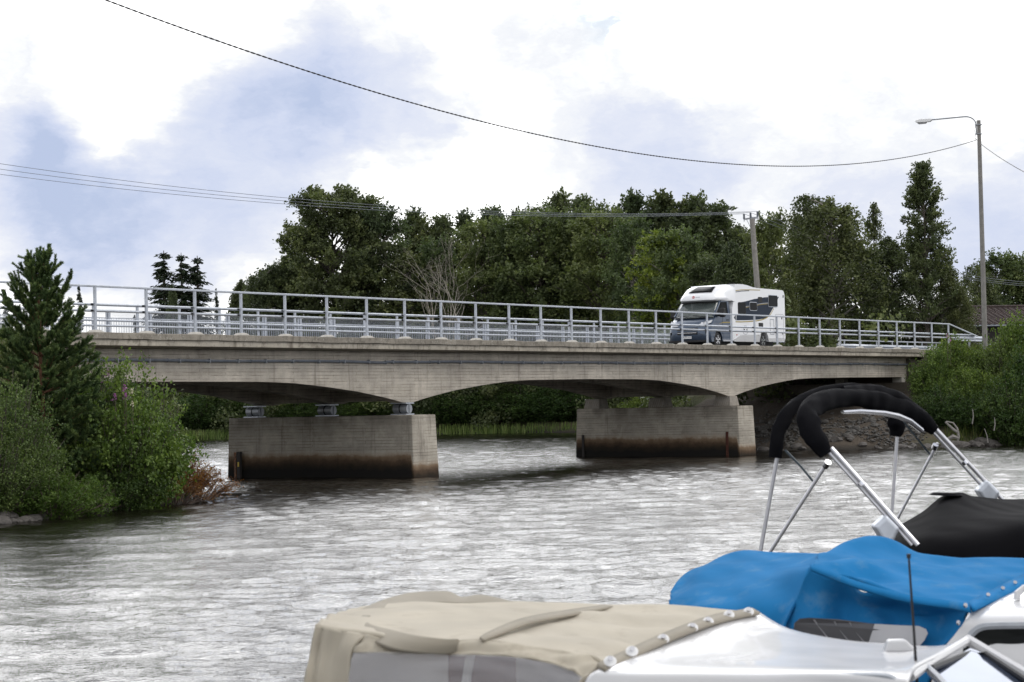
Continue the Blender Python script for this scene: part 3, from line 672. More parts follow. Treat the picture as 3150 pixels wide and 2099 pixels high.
# cab upper: pillars
for s_ in (-1,1):
    yo=YM+1.02*s_; yi=YM+.95*s_
    bb=MB(); bb.bar((38.62,YM+.99*s_,6.04),(39.28,YM+.93*s_,6.74),.10,.09); bb.build('windscreen_pillar',M['blue_paint'],mh,bevel=.02)
    bb=MB(); bb.bar((39.92,YM+1.00*s_,6.10),(39.86,YM+.96*s_,6.72),.18,.07,up=(0,1,0)); bb.build('door_pillar',M['blue_paint'],mh,bevel=.02)
    bb=MB(); bb.bar((39.24,YM+.97*s_,6.70),(39.9,YM+.97*s_,6.72),.07,.07); bb.build('window_header',M['blue_paint'],mh)
    # side window
    fr=[(38.78,YM+.985*s_,6.12),(39.82,YM+.995*s_,6.12),(39.80,YM+.955*s_,6.67),(39.34,YM+.94*s_,6.67)]
    bb=MB(); bb.slab(fr,(0,.012*s_,0)); sw=bb.build('side_window',M['glass_d'],mh)
    bb=MB(); bb.bar((39.28,YM+1.0*s_,6.12),(39.36,YM+.96*s_,6.66),.03,.02,up=(0,1,0)); bb.build('window_divider',M['black'],sw)
    # mirror
    ym=YM+1.24*s_; bb=MB(); bb.loft([[(38.90,ym-.11,5.98),(38.90,ym+.11,5.98),(39.02,ym+.11,5.98),(39.02,ym-.11,5.98)],[(38.84,ym-.13,6.06),(38.84,ym+.13,6.06),(39.04,ym+.13,6.06),(39.04,ym-.13,6.06)],[(38.86,ym-.12,6.38),(38.86,ym+.12,6.38),(39.03,ym+.12,6.38),(39.03,ym-.12,6.38)]])
    bb.bar((38.95,ym-.1*s_,6.1),(38.95,YM+1.0*s_,6.05),.12,.08); bb.build('side_mirror',M['black'],mh,bevel=.03)
# windscreen
G=[]
for t in np.linspace(0,1,9):
    row=[]
    for u in np.linspace(-1,1,15):
        a=abs(u); xb_,zb_=38.36+.22*a**2.5,5.97-.0*a; xt_,zt_=39.05+.12*a**3,6.70
        row.append((xb_+(xt_-xb_)*t, YM+u*(1.0-.07*t), zb_+(zt_-zb_)*t+.03*math.sin(math.pi*t)))
    G.append(row)
wsn=MB().grid(G).build('windscreen',M['glass_ws'],mh,smooth=True,solid=.012)
bb=MB(); bb.bar((39.0,YM-.9,6.66),(39.0,YM+.9,6.66),.04,.07,up=(1,0,0)); bb.build('top_band',M['black'],wsn)
bb=MB(); bb.bar((38.44,YM-.85,5.985),(38.44,YM+.85,5.985),.10,.03,up=(0,0,1)); bb.build('scuttle_panel',M['black'],mh)
for ya,yb in ((YM-.75,YM-.05),(YM+.05,YM+.72)):
    bb=MB(); bb.bar((38.40,ya,6.01),(38.44,yb,6.09),.02,.025); bb.build('wiper',M['black'],mh)
# head lamps, grille, bumper details, fog lamps, plate
for s_ in (-1,1):
    P=[(.50,5.60),(.78,5.60),(1.02,5.74),(1.045,5.86),(.82,5.82),(.58,5.70)]
    pts=[]
    for dy,z in P:
        y=YM+dy*s_; q=cabfn(38.05+.05*(z-5.6)/.2+ (z-5.6)*.35,z,y); pts.append((q[0]-.035,y,z))
    bb=MB(); bb.slab(pts,(.05,0,0)); hl=bb.build('headlight',M['lens'],mh,bevel=.006)
    for dy in (.72,.88):
        q=cabfn(38.07,5.72,YM+dy*s_); bb=MB(); bb.tube([(q[0]-.03,YM+dy*s_,5.72),(q[0]-.045,YM+dy*s_,5.72)],.055,14); bb.build('lamp_bowl',M['chrome'],hl)
    q=cabfn(38.03,5.12,YM+.85*s_); bb=MB(); bb.tube([(q[0]-.02,YM+.85*s_,5.30),(q[0]+.02,YM+.85*s_,5.30)],.07,16); bb.build('fog_light',M['glass_d'],mh)
    pts=[(cabfn(38.0,5.4,YM+d_*s_)[0]-.012,YM+d_*s_,z) for d_,z in ((.55,5.28),(.95,5.36),(.98,5.24),(.75,5.20))]
    bb=MB(); bb.slab(pts,(.03,0,0)); bb.build('air_intake',M['black'],mh)
bb=MB(); bb.box((37.985,YM-.52,5.42),(38.05,YM+.52,5.54)); bb.build('grille',M['black'],mh,bevel=.01)
bb=MB(); bb.box((37.965,YM-.50,5.24),(38.03,YM+.50,5.37)); gr=bb.build('grille',M['black'],mh,bevel=.01)
bb=MB(); bb.box((37.955,YM-.48,5.305),(37.964,YM+.48,5.325)); bb.build('chrome_bar',M['chrome'],gr)
bb=MB(); bb.box((37.975,YM-.95,4.90),(38.25,YM+.95,4.99)); bb.build('bumper_lip',M['black'],mh,bevel=.01)
bb=MB(); bb.box((37.972,YM-.22,5.06),(37.99,YM+.25,5.17)); pl=bb.build('number_plate',M['plate'],mh)
bb=MB(); bb.box((37.968,YM+.212,5.063),(37.9715,YM+.25,5.167)); bb.build('plate_band',M['plateblue'],pl)
def text(s_,loc,size,rot,name,mat,parent,ext=.001,ax=1):
    cu=bpy.data.curves.new(name,'FONT'); cu.body=s_; cu.size=size; cu.extrude=ext; cu.align_x='CENTER'; cu.align_y='CENTER'
    ob=bpy.data.objects.new(name,cu); COL.objects.link(ob); dg_=bpy.context.evaluated_depsgraph_get(); me_=bpy.data.meshes.new_from_object(ob.evaluated_get(dg_))
    bpy.data.objects.remove(ob); me_.materials.clear()
    o=link(name,me_,mat,parent); o.location=Vector(loc)-org(parent); o.rotation_euler=rot; o.scale=(ax,1,1); return o
text('KTT-111',(37.969,YM-.01,5.115),.095,(R(90),0,R(-90)),'plate_lettering',M['ink'],pl,ax=1.15)
# side graphics and windows (2-4 mm proud of the body side)
def side(pts,name,mat,proud=.003,parent=None,base=None,label=None):
    y=(base if base is not None else YN+.03)
    return MB().slab([(x,y-proud,z) for x,z in pts],(0,proud+.004,0)).build(name,mat,parent or mh,label=label)
side([(40.58,6.66),(41.25,6.74),(42.0,6.86),(43.0,6.97),(44.36,7.03),(44.2,6.86),(43.43,6.2),(43.15,6.06),(42.81,5.99),(42.3,5.94),(41.5,5.90),(40.37,5.87),(40.40,6.14),(40.62,6.17)],'dark_blue_decal',M['navy'],.003)
def stripe(P,w_,name,mat,pr):
    up_=[(x,z+w_/2) for x,z in P]; dn=[(x,z-w_/2) for x,z in P][::-1]; side(up_+dn,name,mat,pr)
stripe([(40.3,5.81),(40.9,5.815),(41.5,5.84),(42.2,5.885),(42.75,5.95),(43.15,6.04),(43.5,6.19),(43.72,6.37),(43.84,6.48)],.045,'gold_stripe',M['gold'],.005)
stripe([(41.22,6.46),(42.0,6.56),(42.8,6.65),(43.3,6.68)],.022,'gold_stripe',M['gold'],.006)
stripe([(41.22,6.50),(42.0,6.60),(42.8,6.69),(43.3,6.72)],.012,'white_stripe',M['white_van'],.006)
stripe([(40.3,7.19),(40.9,7.245),(41.5,7.265),(42.6,7.285)],.035,'gold_stripe',M['gold'],.005)
stripe([(40.25,7.12),(40.9,7.19),(41.6,7.225)],.03,'dark_stripe',M['navy'],.005)
def rrect(x0,x1,z0,z1,r,n=4):
    P=[]
    for cx,cz,a0 in ((x1-r,z1-r,0),(x0+r,z1-r,90),(x0+r,z0+r,180),(x1-r,z0+r,270)):
        for k in range(n+1): a=R(a0+90*k/n); P.append((cx+r*math.cos(a),cz+r*math.sin(a)))
    return P
for (x0,x1,z0,z1) in ((40.57,41.20,6.18,6.66),(41.61,42.24,6.36,6.70),(43.35,44.17,6.57,7.07)):
    f=side(rrect(x0-.03,x1+.03,z0-.03,z1+.03,.09),'window',M['galv'] if x0>41 else M['black'],.018)
    side(rrect(x0,x1,z0,z1,.07),'pane',M['glass_d'],.030,f)
side(rrect(42.39,42.77,6.73,6.97,.03),'fridge_vent',M['black'],.012)
side(rrect(42.39,42.79,5.62,5.80,.02),'fridge_vent',M['black'],.012)
def outline(x0,x1,z0,z1,r,w_,name,mat,pr=.007):
    O=rrect(x0,x1,z0,z1,r); I_=rrect(x0+w_,x1-w_,z0+w_,z1-w_,max(r-w_,.01)); y=YN+.03-pr; n=len(O)
    vs=[(x,y,z) for x,z in O+I_]+[(x,y+pr+.003,z) for x,z in O+I_]
    fs=[(i,(i+1)%n,n+(i+1)%n,n+i) for i in range(n)]+[(2*n+i,2*n+(i+1)%n,3*n+(i+1)%n,3*n+i)[::-1] for i in range(n)]+[(i,(i+1)%n,2*n+(i+1)%n,2*n+i) for i in range(n)]+[(n+i,n+(i+1)%n,3*n+(i+1)%n,3*n+i) for i in range(n)]
    return MB().add(vs,fs).build(name,mat,mh)
outline(43.97,44.74,5.12,6.23,.07,.014,'garage_door',M['galv_d'])
outline(43.45,43.83,5.29,5.99,.03,.03,'locker_door',M['galv_d'])
outline(40.98,41.34,5.26,5.65,.10,.022,'service_hatch',M['galv_d'])
for x,z in ((44.55,6.0),(44.60,5.30)): side(rrect(x,x+.04,z,z+.09,.01),'latch',M['black'],.02)
for x,z in ((41.05,5.45),(41.27,5.44)): side(rrect(x,x+.05,z,z+.06,.02),'lock',M['black'],.02)
for x in (40.34,42.25): side(rrect(x,x+.07,5.21,5.25,.015),'side_marker',M['red'],.02)
side(rrect(44.73,44.78,7.0,7.12,.02),'marker_lamp',M['black'],.02)
side([(40.12,4.93),(42.40,4.93),(42.47,5.10),(42.56,5.26),(42.5,5.27),(40.7,5.22),(40.12,5.02)],'side_skirt',M['white_gel'],.02)
side([(43.28,4.95),(44.8,5.0),(44.84,5.12),(43.20,5.12)],'side_skirt',M['white_gel'],.02)
side([(40.15,5.99),(40.33,5.86),(40.33,6.12)],'blue_triangle_decal',M['navy'],.004)
# cab side stripe + door gap + sill
yc=YM-1.05
side([(38.95,5.70),(39.3,5.745),(39.98,5.76),(39.98,5.80),(39.35,5.79)],'gold_stripe',M['gold'],.008,None,yc)
side([(39.28,5.05),(39.295,5.05),(39.275,6.08),(39.26,6.08)],'door_gap',M['black'],.004,None,yc)
side([(39.25,4.94),(40.6,4.93),(40.6,5.0),(39.25,5.0)],'sill',M['alu'],.03,None,yc)
side(rrect(39.62,39.8,5.86,5.90,.015),'door_handle',M['black'],.03,None,yc)
# wheels
def wheel(x,y,s_):
    bb=MB(); yy=(y,y+.045*s_,y+.19*s_,y+.23*s_); bb.tube([(x,yy[0],4.995),(x,yy[1],4.995),(x,yy[2],4.995),(x,yy[3],4.995)],[.30,.335,.335,.30],28)
    w_=bb.build('wheel',M['black'],mh,smooth=True,auto=50)
    bb=MB(); bb.tube([(x,y-.004*s_,4.995),(x,y+.05*s_,4.995)],.205,24); rm=bb.build('rim',M['black'],w_)
    bb=MB()
    for k in range(5):
        a=2*math.pi*k/5+.3
        for da in (-.16,.16): bb.bar((x+.03*math.cos(a),y-.012*s_,4.995+.03*math.sin(a)),(x+.205*math.cos(a+da),y-.012*s_,4.995+.205*math.sin(a+da)),.022,.02,up=(0,1,0))
    bb.tube([(x,y-.02*s_,4.995),(x,y+.01*s_,4.995)],.035,12); bb.build('spokes',M['chrome'],w_)
for x in (38.81,42.87): wheel(x,YN+.10,1); wheel(x,YF-.10,-1)
bb=MB(); bb.box((39.2,YN+.4,4.80),(44.4,YF-.4,4.97)); bb.build('chassis',M['black'],mh)
bb=MB(); bb.box((41.9,YM-.5,7.372),(42.5,YM+.1,7.46)); bb.build('roof_hatch',M['white_gel'],mh,bevel=.02)
bb=MB(); bb.bar((39.9,YN+.13,7.49),(40.5,YN+.13,7.53),.03,.03); bb.build('roof_rail',M['black'],mh)
# cab interior: seats and driver
for y in (YM-.5,YM+.5):
    bb=MB(); bb.box((39.5,y-.25,5.5),(39.7,y+.25,6.35)); bb.box((39.55,y-.13,6.37),(39.66,y+.13,6.55)); bb.build('seat',M['seat'],mh,bevel=.05)
# driver behind the windscreen
M['skin']=simple('skin',(.45,.27,.20),.55,0,var=.06); M['shirt']=simple('pale_shirt',(.35,.42,.50),.85,0,var=.08); M['hair']=simple('grey_brown_hair',(.10,.075,.055),.8,0,var=.2)
dx,dy,dz=39.62,YM-.50,5.55      # seat point
dr=thing('person','driver in pale shirt with both hands on the steering wheel behind the windscreen','person',(dx,dy,dz))
def skin_fig(name,nodes,edges,mat,parent,sub=1):
    me_=bpy.data.meshes.new(name); o0=org(parent); me_.from_pydata([tuple(Vector(p)-o0) for p,_ in nodes],edges,[]); o=link(name,me_,mat,parent)
    o.modifiers.new('skin','SKIN'); sv=me_.skin_vertices[0].data
    for i,(p,r) in enumerate(nodes): sv[i].radius=(r if isinstance(r,tuple) else (r,r)); sv[i].use_root=(i==0)
    m_=o.modifiers.new('sub','SUBSURF'); m_.levels=sub; m_.render_levels=sub
    me_.polygons.foreach_set('use_smooth',[True]*len(me_.polygons)); o.modifiers['skin'].use_smooth_shade=True; return o
hx=dx-.10
nodes=[((dx,dy,dz+.05),(.15,.12)),((dx-.01,dy,dz+.25),(.14,.11)),((dx-.03,dy,dz+.46),(.16,.10)),((dx-.05,dy,dz+.56),(.06,.06)),((dx-.08,dy,dz+.64),(.07,.08)),((dx-.10,dy,dz+.74),(.075,.09)),((dx-.10,dy,dz+.82),(.06,.07))]
edges=[(0,1),(1,2),(2,3),(3,4),(4,5),(5,6)]
for s_ in (-1,1):
    b0=len(nodes); nodes+= [((dx-.03,dy+.19*s_,dz+.47),.06),((dx-.16,dy+.24*s_,dz+.25),.045),((dx-.38,dy+.17*s_,dz+.32),.034),((dx-.46,dy+.16*s_,dz+.36),.03)]
    edges+=[(2,b0),(b0,b0+1),(b0+1,b0+2),(b0+2,b0+3)]
    l0=len(nodes); nodes+=[((dx-.02,dy+.10*s_,dz+.02),.085),((dx-.42,dy+.12*s_,dz+.05),.065),((dx-.50,dy+.12*s_,dz-.35),.045)]
    edges+=[(0,l0),(l0,l0+1),(l0+1,l0+2)]
pb_=skin_fig('body',nodes,edges,M['skin'],dr,2)
bb=MB()
hc=(dx-.10,dy,dz+.745)
for s_ in (-1,1): bb.tube([(hc[0]-.075,hc[1]+.03*s_,hc[2]+.02),(hc[0]-.088,hc[1]+.03*s_,hc[2]+.02)],.011,8)
bb.build('eyes',M['ink'],dr)
bb=MB(); bb.loft([[(hc[0]-.07,hc[1]-.012,hc[2]+.02),(hc[0]-.07,hc[1]+.012,hc[2]+.02),(hc[0]-.075,hc[1],hc[2]+.025)],[(hc[0]-.08,hc[1]-.018,hc[2]-.03),(hc[0]-.08,hc[1]+.018,hc[2]-.03),(hc[0]-.112,hc[1],hc[2]-.022)]]); bb.build('nose',M['skin'],dr)
bm=bmesh.new(); bmesh.ops.create_icosphere(bm,subdivisions=3,radius=.105)
for v in bm.verts:
    v.co.x*=1.0; v.co.z*=1.05
    if v.co.x<-.045 and v.co.z<.05: v.co*=.72
    if v.co.z<-.03: v.co*=.75
me_=bpy.data.meshes.new('hair'); bm.to_mesh(me_); bm.free(); o=link('hair',me_,M['hair'],dr); o.location=(-.075,0,.775)
sh=[((dx,dy,dz+.05),(.165,.135)),((dx-.01,dy,dz+.25),(.155,.125)),((dx-.03,dy,dz+.455),(.17,.112))]; se=[(0,1),(1,2)]
for s_ in (-1,1):
    b0=len(sh); sh+=[((dx-.03,dy+.19*s_,dz+.46),.068),((dx-.16,dy+.24*s_,dz+.25),.053),((dx-.25,dy+.21*s_,dz+.28),.046)]; se+=[(2,b0),(b0,b0+1),(b0+1,b0+2)]
skin_fig('shirt',sh,se,M['shirt'],dr,2)
for s_ in (-1,1):
    for k in range(5):
        a=(k-2)*.020; z_o=dz+.375-.004*abs(k-2)
        q=[((dx-.475,dy+.16*s_+a*.9,z_o),.009),((dx-.500,dy+.16*s_+a,z_o+.012),.0085),((dx-.515,dy+.16*s_+a,z_o-.012),.008)] if k else [((dx-.465,dy+.16*s_-.045*s_,z_o-.02),.010),((dx-.485,dy+.12*s_-.02*s_,z_o+.005),.009)]
        skin_fig('finger',q,[(i,i+1) for i in range(len(q)-1)],M['skin'],dr,1)
bb=MB(); cx_,cz_=dx-.49,dz+.30
bb.tube([(cx_+.06*math.sin(a),dy+.19*math.cos(a),cz_+.17*math.sin(a)) for a in np.linspace(0,2*math.pi,25)],.014,6,cap=False); bb.bar((cx_,dy-.18,cz_),(cx_,dy+.18,cz_),.04,.03); bb.bar((cx_,dy,cz_),(cx_-.3,dy,cz_-.15),.05,.05); bb.build('steering_wheel',M['black'],mh)
bb=MB(); bb.box((38.6,YM-.95,5.6),(39.05,YM+.95,6.02)); bb.build('dashboard',M['seat'],mh,bevel=.05)
# ------------------------------------------------------------------ street lamp
LB=at(2263,771,107.5); zl0=float(gh(LB[0],LB[1])); LT=at(2247,277,107.5)[2]
lamp=thing('street_lamp','tall grey street lamp post with curved arm at the right end of the bridge','street lamp',(LB[0],LB[1],zl0))
lx,ly=LB[0],LB[1]
bb=MB(); bb.tube([(lx,ly,zl0-.3),(lx,ly,LT-1.0),(lx,ly,LT)],[.15,.105,.10],8); bb.build('pole',M['lamp_conc'],lamp,smooth=True,bevel=0)
lt=at(2241,290,107.5)
P_=[(lx,ly+.14,LT-.7),(lx,ly+.15,LT-.2)]+[(lx,ly+.15+.62*(1-math.cos(a)),LT-.2+.46*math.sin(a)) for a in np.linspace(.15,math.pi/2,8)]+[(lx,ly+2.55,LT+.27)]
bb=MB(); bb.tube(P_,.033,8); bb.build('arm',M['galv_d'],lamp,smooth=True)
bb=MB()
for z in (LT-.68,LT-.22): bb.box((lx-.13,ly-.13,z-.02),(lx+.13,ly+.17,z+.02))
bb.build('bracket',M['galv_d'],lamp)
hz=LT+.28; hy=ly+2.5
bb=MB(); bb.loft([[(lx-w_,hy+d,hz-h0),(lx+w_,hy+d,hz-h0),(lx+w_*.7,hy+d,hz+h1),(lx-w_*.7,hy+d,hz+h1)] for d,w_,h0,h1 in ((0,.04,.04,.04),(.12,.10,.10,.06),(.55,.13,.10,.08),(.86,.11,.07,.05),(.92,.05,.02,.01))])
lh=bb.build('lamp_head',M['plate'],lamp,bevel=.02)
bb=MB(); bb.loft([[(lx-w_,hy+d,hz-.101),(lx+w_,hy+d,hz-.101),(lx+w_*.6,hy+d,hz-.101-h_),(lx-w_*.6,hy+d,hz-.101-h_)] for d,w_,h_ in ((.28,.05,.01),(.36,.10,.07),(.72,.10,.07),(.80,.05,.01))]); bb.build('lamp_lens',M['lens'],lh,smooth=True)
# cables
def cable(name,label,P0,P1,sag,r,group=None,t1=1.0,n=70,mat=None,twist=False,parent=None):
    P0,P1=np.array(P0),np.array(P1); pts=[]
    for t in np.linspace(0,t1,n):
        p=P0+(P1-P0)*t; pts.append((p[0],p[1],p[2]-4*sag*t*(1-t)))
    root_o=tuple(pts[0]); bb=MB()
    if twist:
        ph=0; A=[[],[]]
        dense=[]
        for i in range(len(pts)-1):
            for k in range(12): dense.append(np.array(pts[i])*(1-k/12)+np.array(pts[i+1])*k/12)
        for i,p in enumerate(dense):
            a=i*.9; o_=np.array([math.sin(a)*.3,-math.cos(a)*.3,math.sin(a)])*r*.62
            A[0].append(tuple(p+o_)); A[1].append(tuple(p-o_))
        for a_ in A: bb.tube(a_,r*.62,5)
    else: bb.tube(pts,r,5)
    o=bb.build(name,mat or M['black'],parent)
    if label:
        o.location=root_o; o.data.transform(Matrix.Translation(-Vector(root_o))); setp(o,label,'cable',group)
    return o
AT=(lx,ly+.17,at(2243,322,107.5)[2])
cable('overhead_cable','thick black twisted cable sagging from the upper left sky to the lamp post',AT,(-15.56,-9.71,12.71),2.99,.018,n=90,twist=True)
B2=(lx,ly-.12,at(2255,333,107.5)[2]); e2=at(2353,390,92)
P1b=np.array(B2)+(np.array(e2)-np.array(B2))*1.4
cable('overhead_cable','short black cable running from the lamp post down out of the right side',B2,tuple(P1b),.12,.017,n=30)
bb=MB(); bb.tube([(lx,ly+.12,AT[2]-.02),(lx,ly+.20,AT[2]+.1),(lx,ly+.17,AT[2]+.0)],.015,6); bb.tube([(lx,ly+.15,AT[2]),(lx,ly+.24,AT[2]+.5),(lx,ly+.12,AT[2]+.95)],.009,5); bb.build('cable_hook',M['black'],lamp)
# ------------------------------------------------------------------ power line pole
PT=at(2313.5/DS,673/DS,125.0); PBm=at(2334.7/DS,885.8/DS,125.0); g_=4.5
k_=(PT[2]-g_)/(PT[2]-PBm[2]); PB=PT+(PBm-PT)*k_; PB[2]=float(gh(PB[0],PB[1]))-.2
up_=thing('utility_pole','leaning grey wooden power line pole with three insulators behind the motorhome','utility pole',tuple(PB))
bb=MB(); bb.tube([tuple(PB),tuple(PT)],[.21,.15],10); bb.build('pole',M['pole_wood'],up_,smooth=True)
c0=at(2287/DS,675/DS,125); c1=at(2332/DS,669/DS,125)
bb=MB(); bb.bar(c0,c1,.09,.09); bb.bar(c0*.8+c1*.2,PT+(PB-PT)*.07,.04,.03); bb.bar(c0*.2+c1*.8,PT+(PB-PT)*.07,.04,.03); bb.build('crossarm',M['galv_d'],up_)
tops=[]
for px,py in ((2288.6,658),(2308.7,654),(2330,650.5)):
    tp=at(px/DS,py/DS,125); base=tp-np.array([0,0,.42]); bb=MB()
    n_=5; pts=[];rs=[]
    for i in range(2*n_+1): pts.append(tuple(base+np.array([0,0,.10+.32*i/(2*n_)]))); rs.append(.075 if i%2 else .045)
    bb.tube(pts,rs,10); bb.tube([tuple(base-np.array([0,0,.05])),tuple(base+np.array([0,0,.12]))],.02,6); bb.build('insulator',M['pipe'],up_,smooth=True); tops.append(tp)
for i,(tp,P1,sg) in enumerate(zip(tops,((29.16,37.7,14.4),(28.0,36.33,14.455),(26.9,35.0,14.52)),(.86,.906,.95))):
    lb=('lowest','middle','highest')[i]
    cable('power_line',f'{lb} of the three thin power lines running from the leaning pole to the left',tp,P1,sg,.013,'power lines left of the pole',t1=1.35,n=50,mat=M['pipe'])
for i,(tp,y_) in enumerate(zip(tops,(607,603,598))):
    lb=('lowest','middle','highest')[i]; e=at(2353,y_,150); d_=(e-tp)
    cable('power_line',f'{lb} of the three thin power lines running from the leaning pole to the right',tp,tuple(tp+d_*1.5),1.7,.013,'power lines right of the pole',n=50,mat=M['pipe'])
# ------------------------------------------------------------------ house at the right
mt,tt,bt=newmat('brown_roof_tiles'); tc=tt.n('ShaderNodeTexCoord').outputs['Object']; oc=tt.ramp(tt.noise(tc,4,5),[(.3,(.022,.013,.012)),(.7,(.05,.03,.026))])
tt.set(bt.inputs['Base Color'],tt.mix(tt.sm(tt.noise(tc,9,4,.7),.58,.66),oc,(.10,.07,.06))); bt.inputs['Roughness'].default_value=.8; M['roof_tile']=mt
HA=at(2224,748,140.0); HR=at(2232,706,143.0)
hb=float(gh(HA[0],HA[1])); ex=np.array([Rg[0]*.97+Fw[0]*.2,Rg[1]*.97+Fw[1]*.2,0]); ex/=np.linalg.norm(ex); ey=np.array([-ex[1],ex[0],0])
if ey@Fw<0: ey=-ey
house=thing('house','low house with dark brown tiled roof behind the lamp post','house',(HA[0],HA[1],hb))
ev=HA[2]; rd=HR[2]; Ln=13.0; dp=3.6
def hp(a,b_,z): return tuple(np.array([HA[0],HA[1],0])+ex*a+ey*b_+np.array([0,0,z]))
G=[]; nr,nc=15,66
for i in range(nr):
    t0=i/nr; rows=[]
    for tt_,lift in ((t0,.045),(t0+1/nr*.999,.0)):
        rows.append([hp(-.4+(Ln+.4)*j/nc, dp*tt_, ev+(rd-ev)*tt_+lift+.025*(1 if j%2 else -1)) for j in range(nc+1)])
    G+=rows
MB().grid(G).build('roof',M['roof_tile'],house,solid=.03)
G=[[hp(-.4,dp,rd+.03),hp(Ln,dp,rd+.03)],[hp(-.4,2*dp,ev),hp(Ln,2*dp,ev)]]; MB().grid(G).build('roof',M['roof_tile'],house,solid=.03)
bb=MB(); bb.tube([hp(-.4,dp,rd+.06),hp(Ln,dp,rd+.06)],.09,8); bb.build('roof_ridge',M['roof_tile'],house)
bb=MB(); bb.add([hp(0,.45,hb-.5),hp(Ln-.3,.45,hb-.5),hp(Ln-.3,2*dp-.4,hb-.5),hp(0,2*dp-.4,hb-.5),hp(0,.45,ev-.02),hp(Ln-.3,.45,ev-.02),hp(Ln-.3,2*dp-.4,ev-.02),hp(0,2*dp-.4,ev-.02),hp(0,dp,rd-.1),hp(Ln-.3,dp,rd-.1)],
  [(0,1,5,4),(1,2,6,9,5),(2,3,7,6),(3,0,4,8,7),(4,5,9,8),(6,7,8,9)]); bb.build('wall',M['darkwall'],house)
bb=MB(); bb.tube([hp(-.4,-.05,ev-.05),hp(Ln,-.05,ev-.05)],.06,8); bb.build('gutter',M['pipe'],house)
# ------------------------------------------------------------------ vegetation generators
def limb_paths(rng,H,c0,env,n,up=.25,wob=.04,tr=None):
    tr=tr or H*.010+.04
    tp=[(0,0,-.3)]; x=y=0
    for k in range(1,9):
        x+=rng.normal()*wob*H*.08; y+=rng.normal()*wob*H*.08; tp.append((x,y,H*.97*k/8))
    tp=np.array(tp)
    def trunk(z): return np.array([np.interp(z,tp[:,2],tp[:,0]),np.interp(z,tp[:,2],tp[:,1]),z])
    L=[]
    for i in range(n):
        t=rng.uniform(0,1)**.9; z1=H*(c0+(1-c0)*t); r=env(t)*rng.uniform(.4,1.25); a=rng.uniform(0,2*math.pi)
        z0=max(H*c0*.55,z1-r*(up+rng.uniform(.2,.8))); p0=trunk(min(z0,H*.93)); e=trunk(min(z1,H*.96))+np.array([math.cos(a)*r,math.sin(a)*r,0]); e[2]=z1
        m_=p0*.5+e*.5; m_[2]+=r*.12; L.append([p0,m_,e])
    return tp,L,tr
def tree_mesh(key,rng,H,c0,env,nl,nleaf,ls,mat,barkm,kind='round',clump=.09,gap=0,vert=1.0):
    tp,L,tr=limb_paths(rng,H,c0,env,nl)
    bb=MB(); bb.tube([tuple(p) for p in tp],[max(.02,tr*(1-.88*i/8)) for i in range(9)],7)
    for l in L: bb.tube([tuple(q) for q in l],[tr*.33,tr*.22,tr*.07],4,cap=False)
    o0=bb.build('trunk',barkm,None,smooth=True); tm=o0.data; bpy.data.objects.remove(o0)
    # twigs along the outer part of every limb, leaves along every twig
    ntw0=max(6,int(nleaf/(len(L)+3)/15)); P=[];A=[];S=[]
    lead=[[np.array([tp[-2][0],tp[-2][1],H*.80]),np.array([tp[-1][0],tp[-1][1],H*.9]),np.array([tp[-1][0],tp[-1][1],H*.985])]]*2
    for l in L+lead:
        ntw=ntw0//2 if l is lead[0] else ntw0
        f=rng.uniform(.30,1.0,size=(ntw,1))**.75; q=np.where(f<.5,l[0]+(l[1]-l[0])*f*2,l[1]+(l[2]-l[1])*(f*2-1))
        ld=l[2]-l[0]; ll=np.linalg.norm(ld); ld=ld/ll
        d=ld*(.8 if kind!='birch' else .6)+rng.normal(size=(ntw,3))*.62; d[:,2]+={'round':.25,'up':.75,'birch':.15}[kind]; d/=np.linalg.norm(d,axis=1,keepdims=True)
        tl=H*clump*rng.uniform(.7,1.7,size=(ntw,1))*(1.35-.6*f)*(.42 if l is lead[0] else 1)
        m_=15; t=rng.uniform(.05,1,size=(ntw,m_,1)); pp=q[:,None]+d[:,None]*t*tl[:,None]
        if kind=='birch': pp[:,:,2]-=(t[:,:,0]**2)*tl*rng.uniform(.9,1.9,size=(ntw,1))
        else: pp[:,:,2]-=(t[:,:,0]**2)*tl*.18
        pp+=rng.normal(size=pp.shape)*H*clump*.16*(1.1-t*.7)
        P.append(pp.reshape(-1,3)); A.append(np.repeat(d if kind!='birch' else d*.4+np.array([0,0,-1.0]),m_,0))
        cs=rng.uniform(.10,.72); S.append(np.clip(cs+rng.normal(size=ntw*m_)*.13+np.repeat(rng.normal(size=ntw)*.12,m_),0,1))
    P=np.concatenate(P);S=np.concatenate(S);A=np.concatenate(A)
    k_=P[:,2]>H*.02; P,S,A=P[k_],S[k_],A[k_]
    V=leaves(rng,P,ls,ls*.6,A,2.2 if kind=='round' else 1.5)
    me_=quads_mesh('crown_'+key,V,S); me_.materials.append(mat); return tm,me_
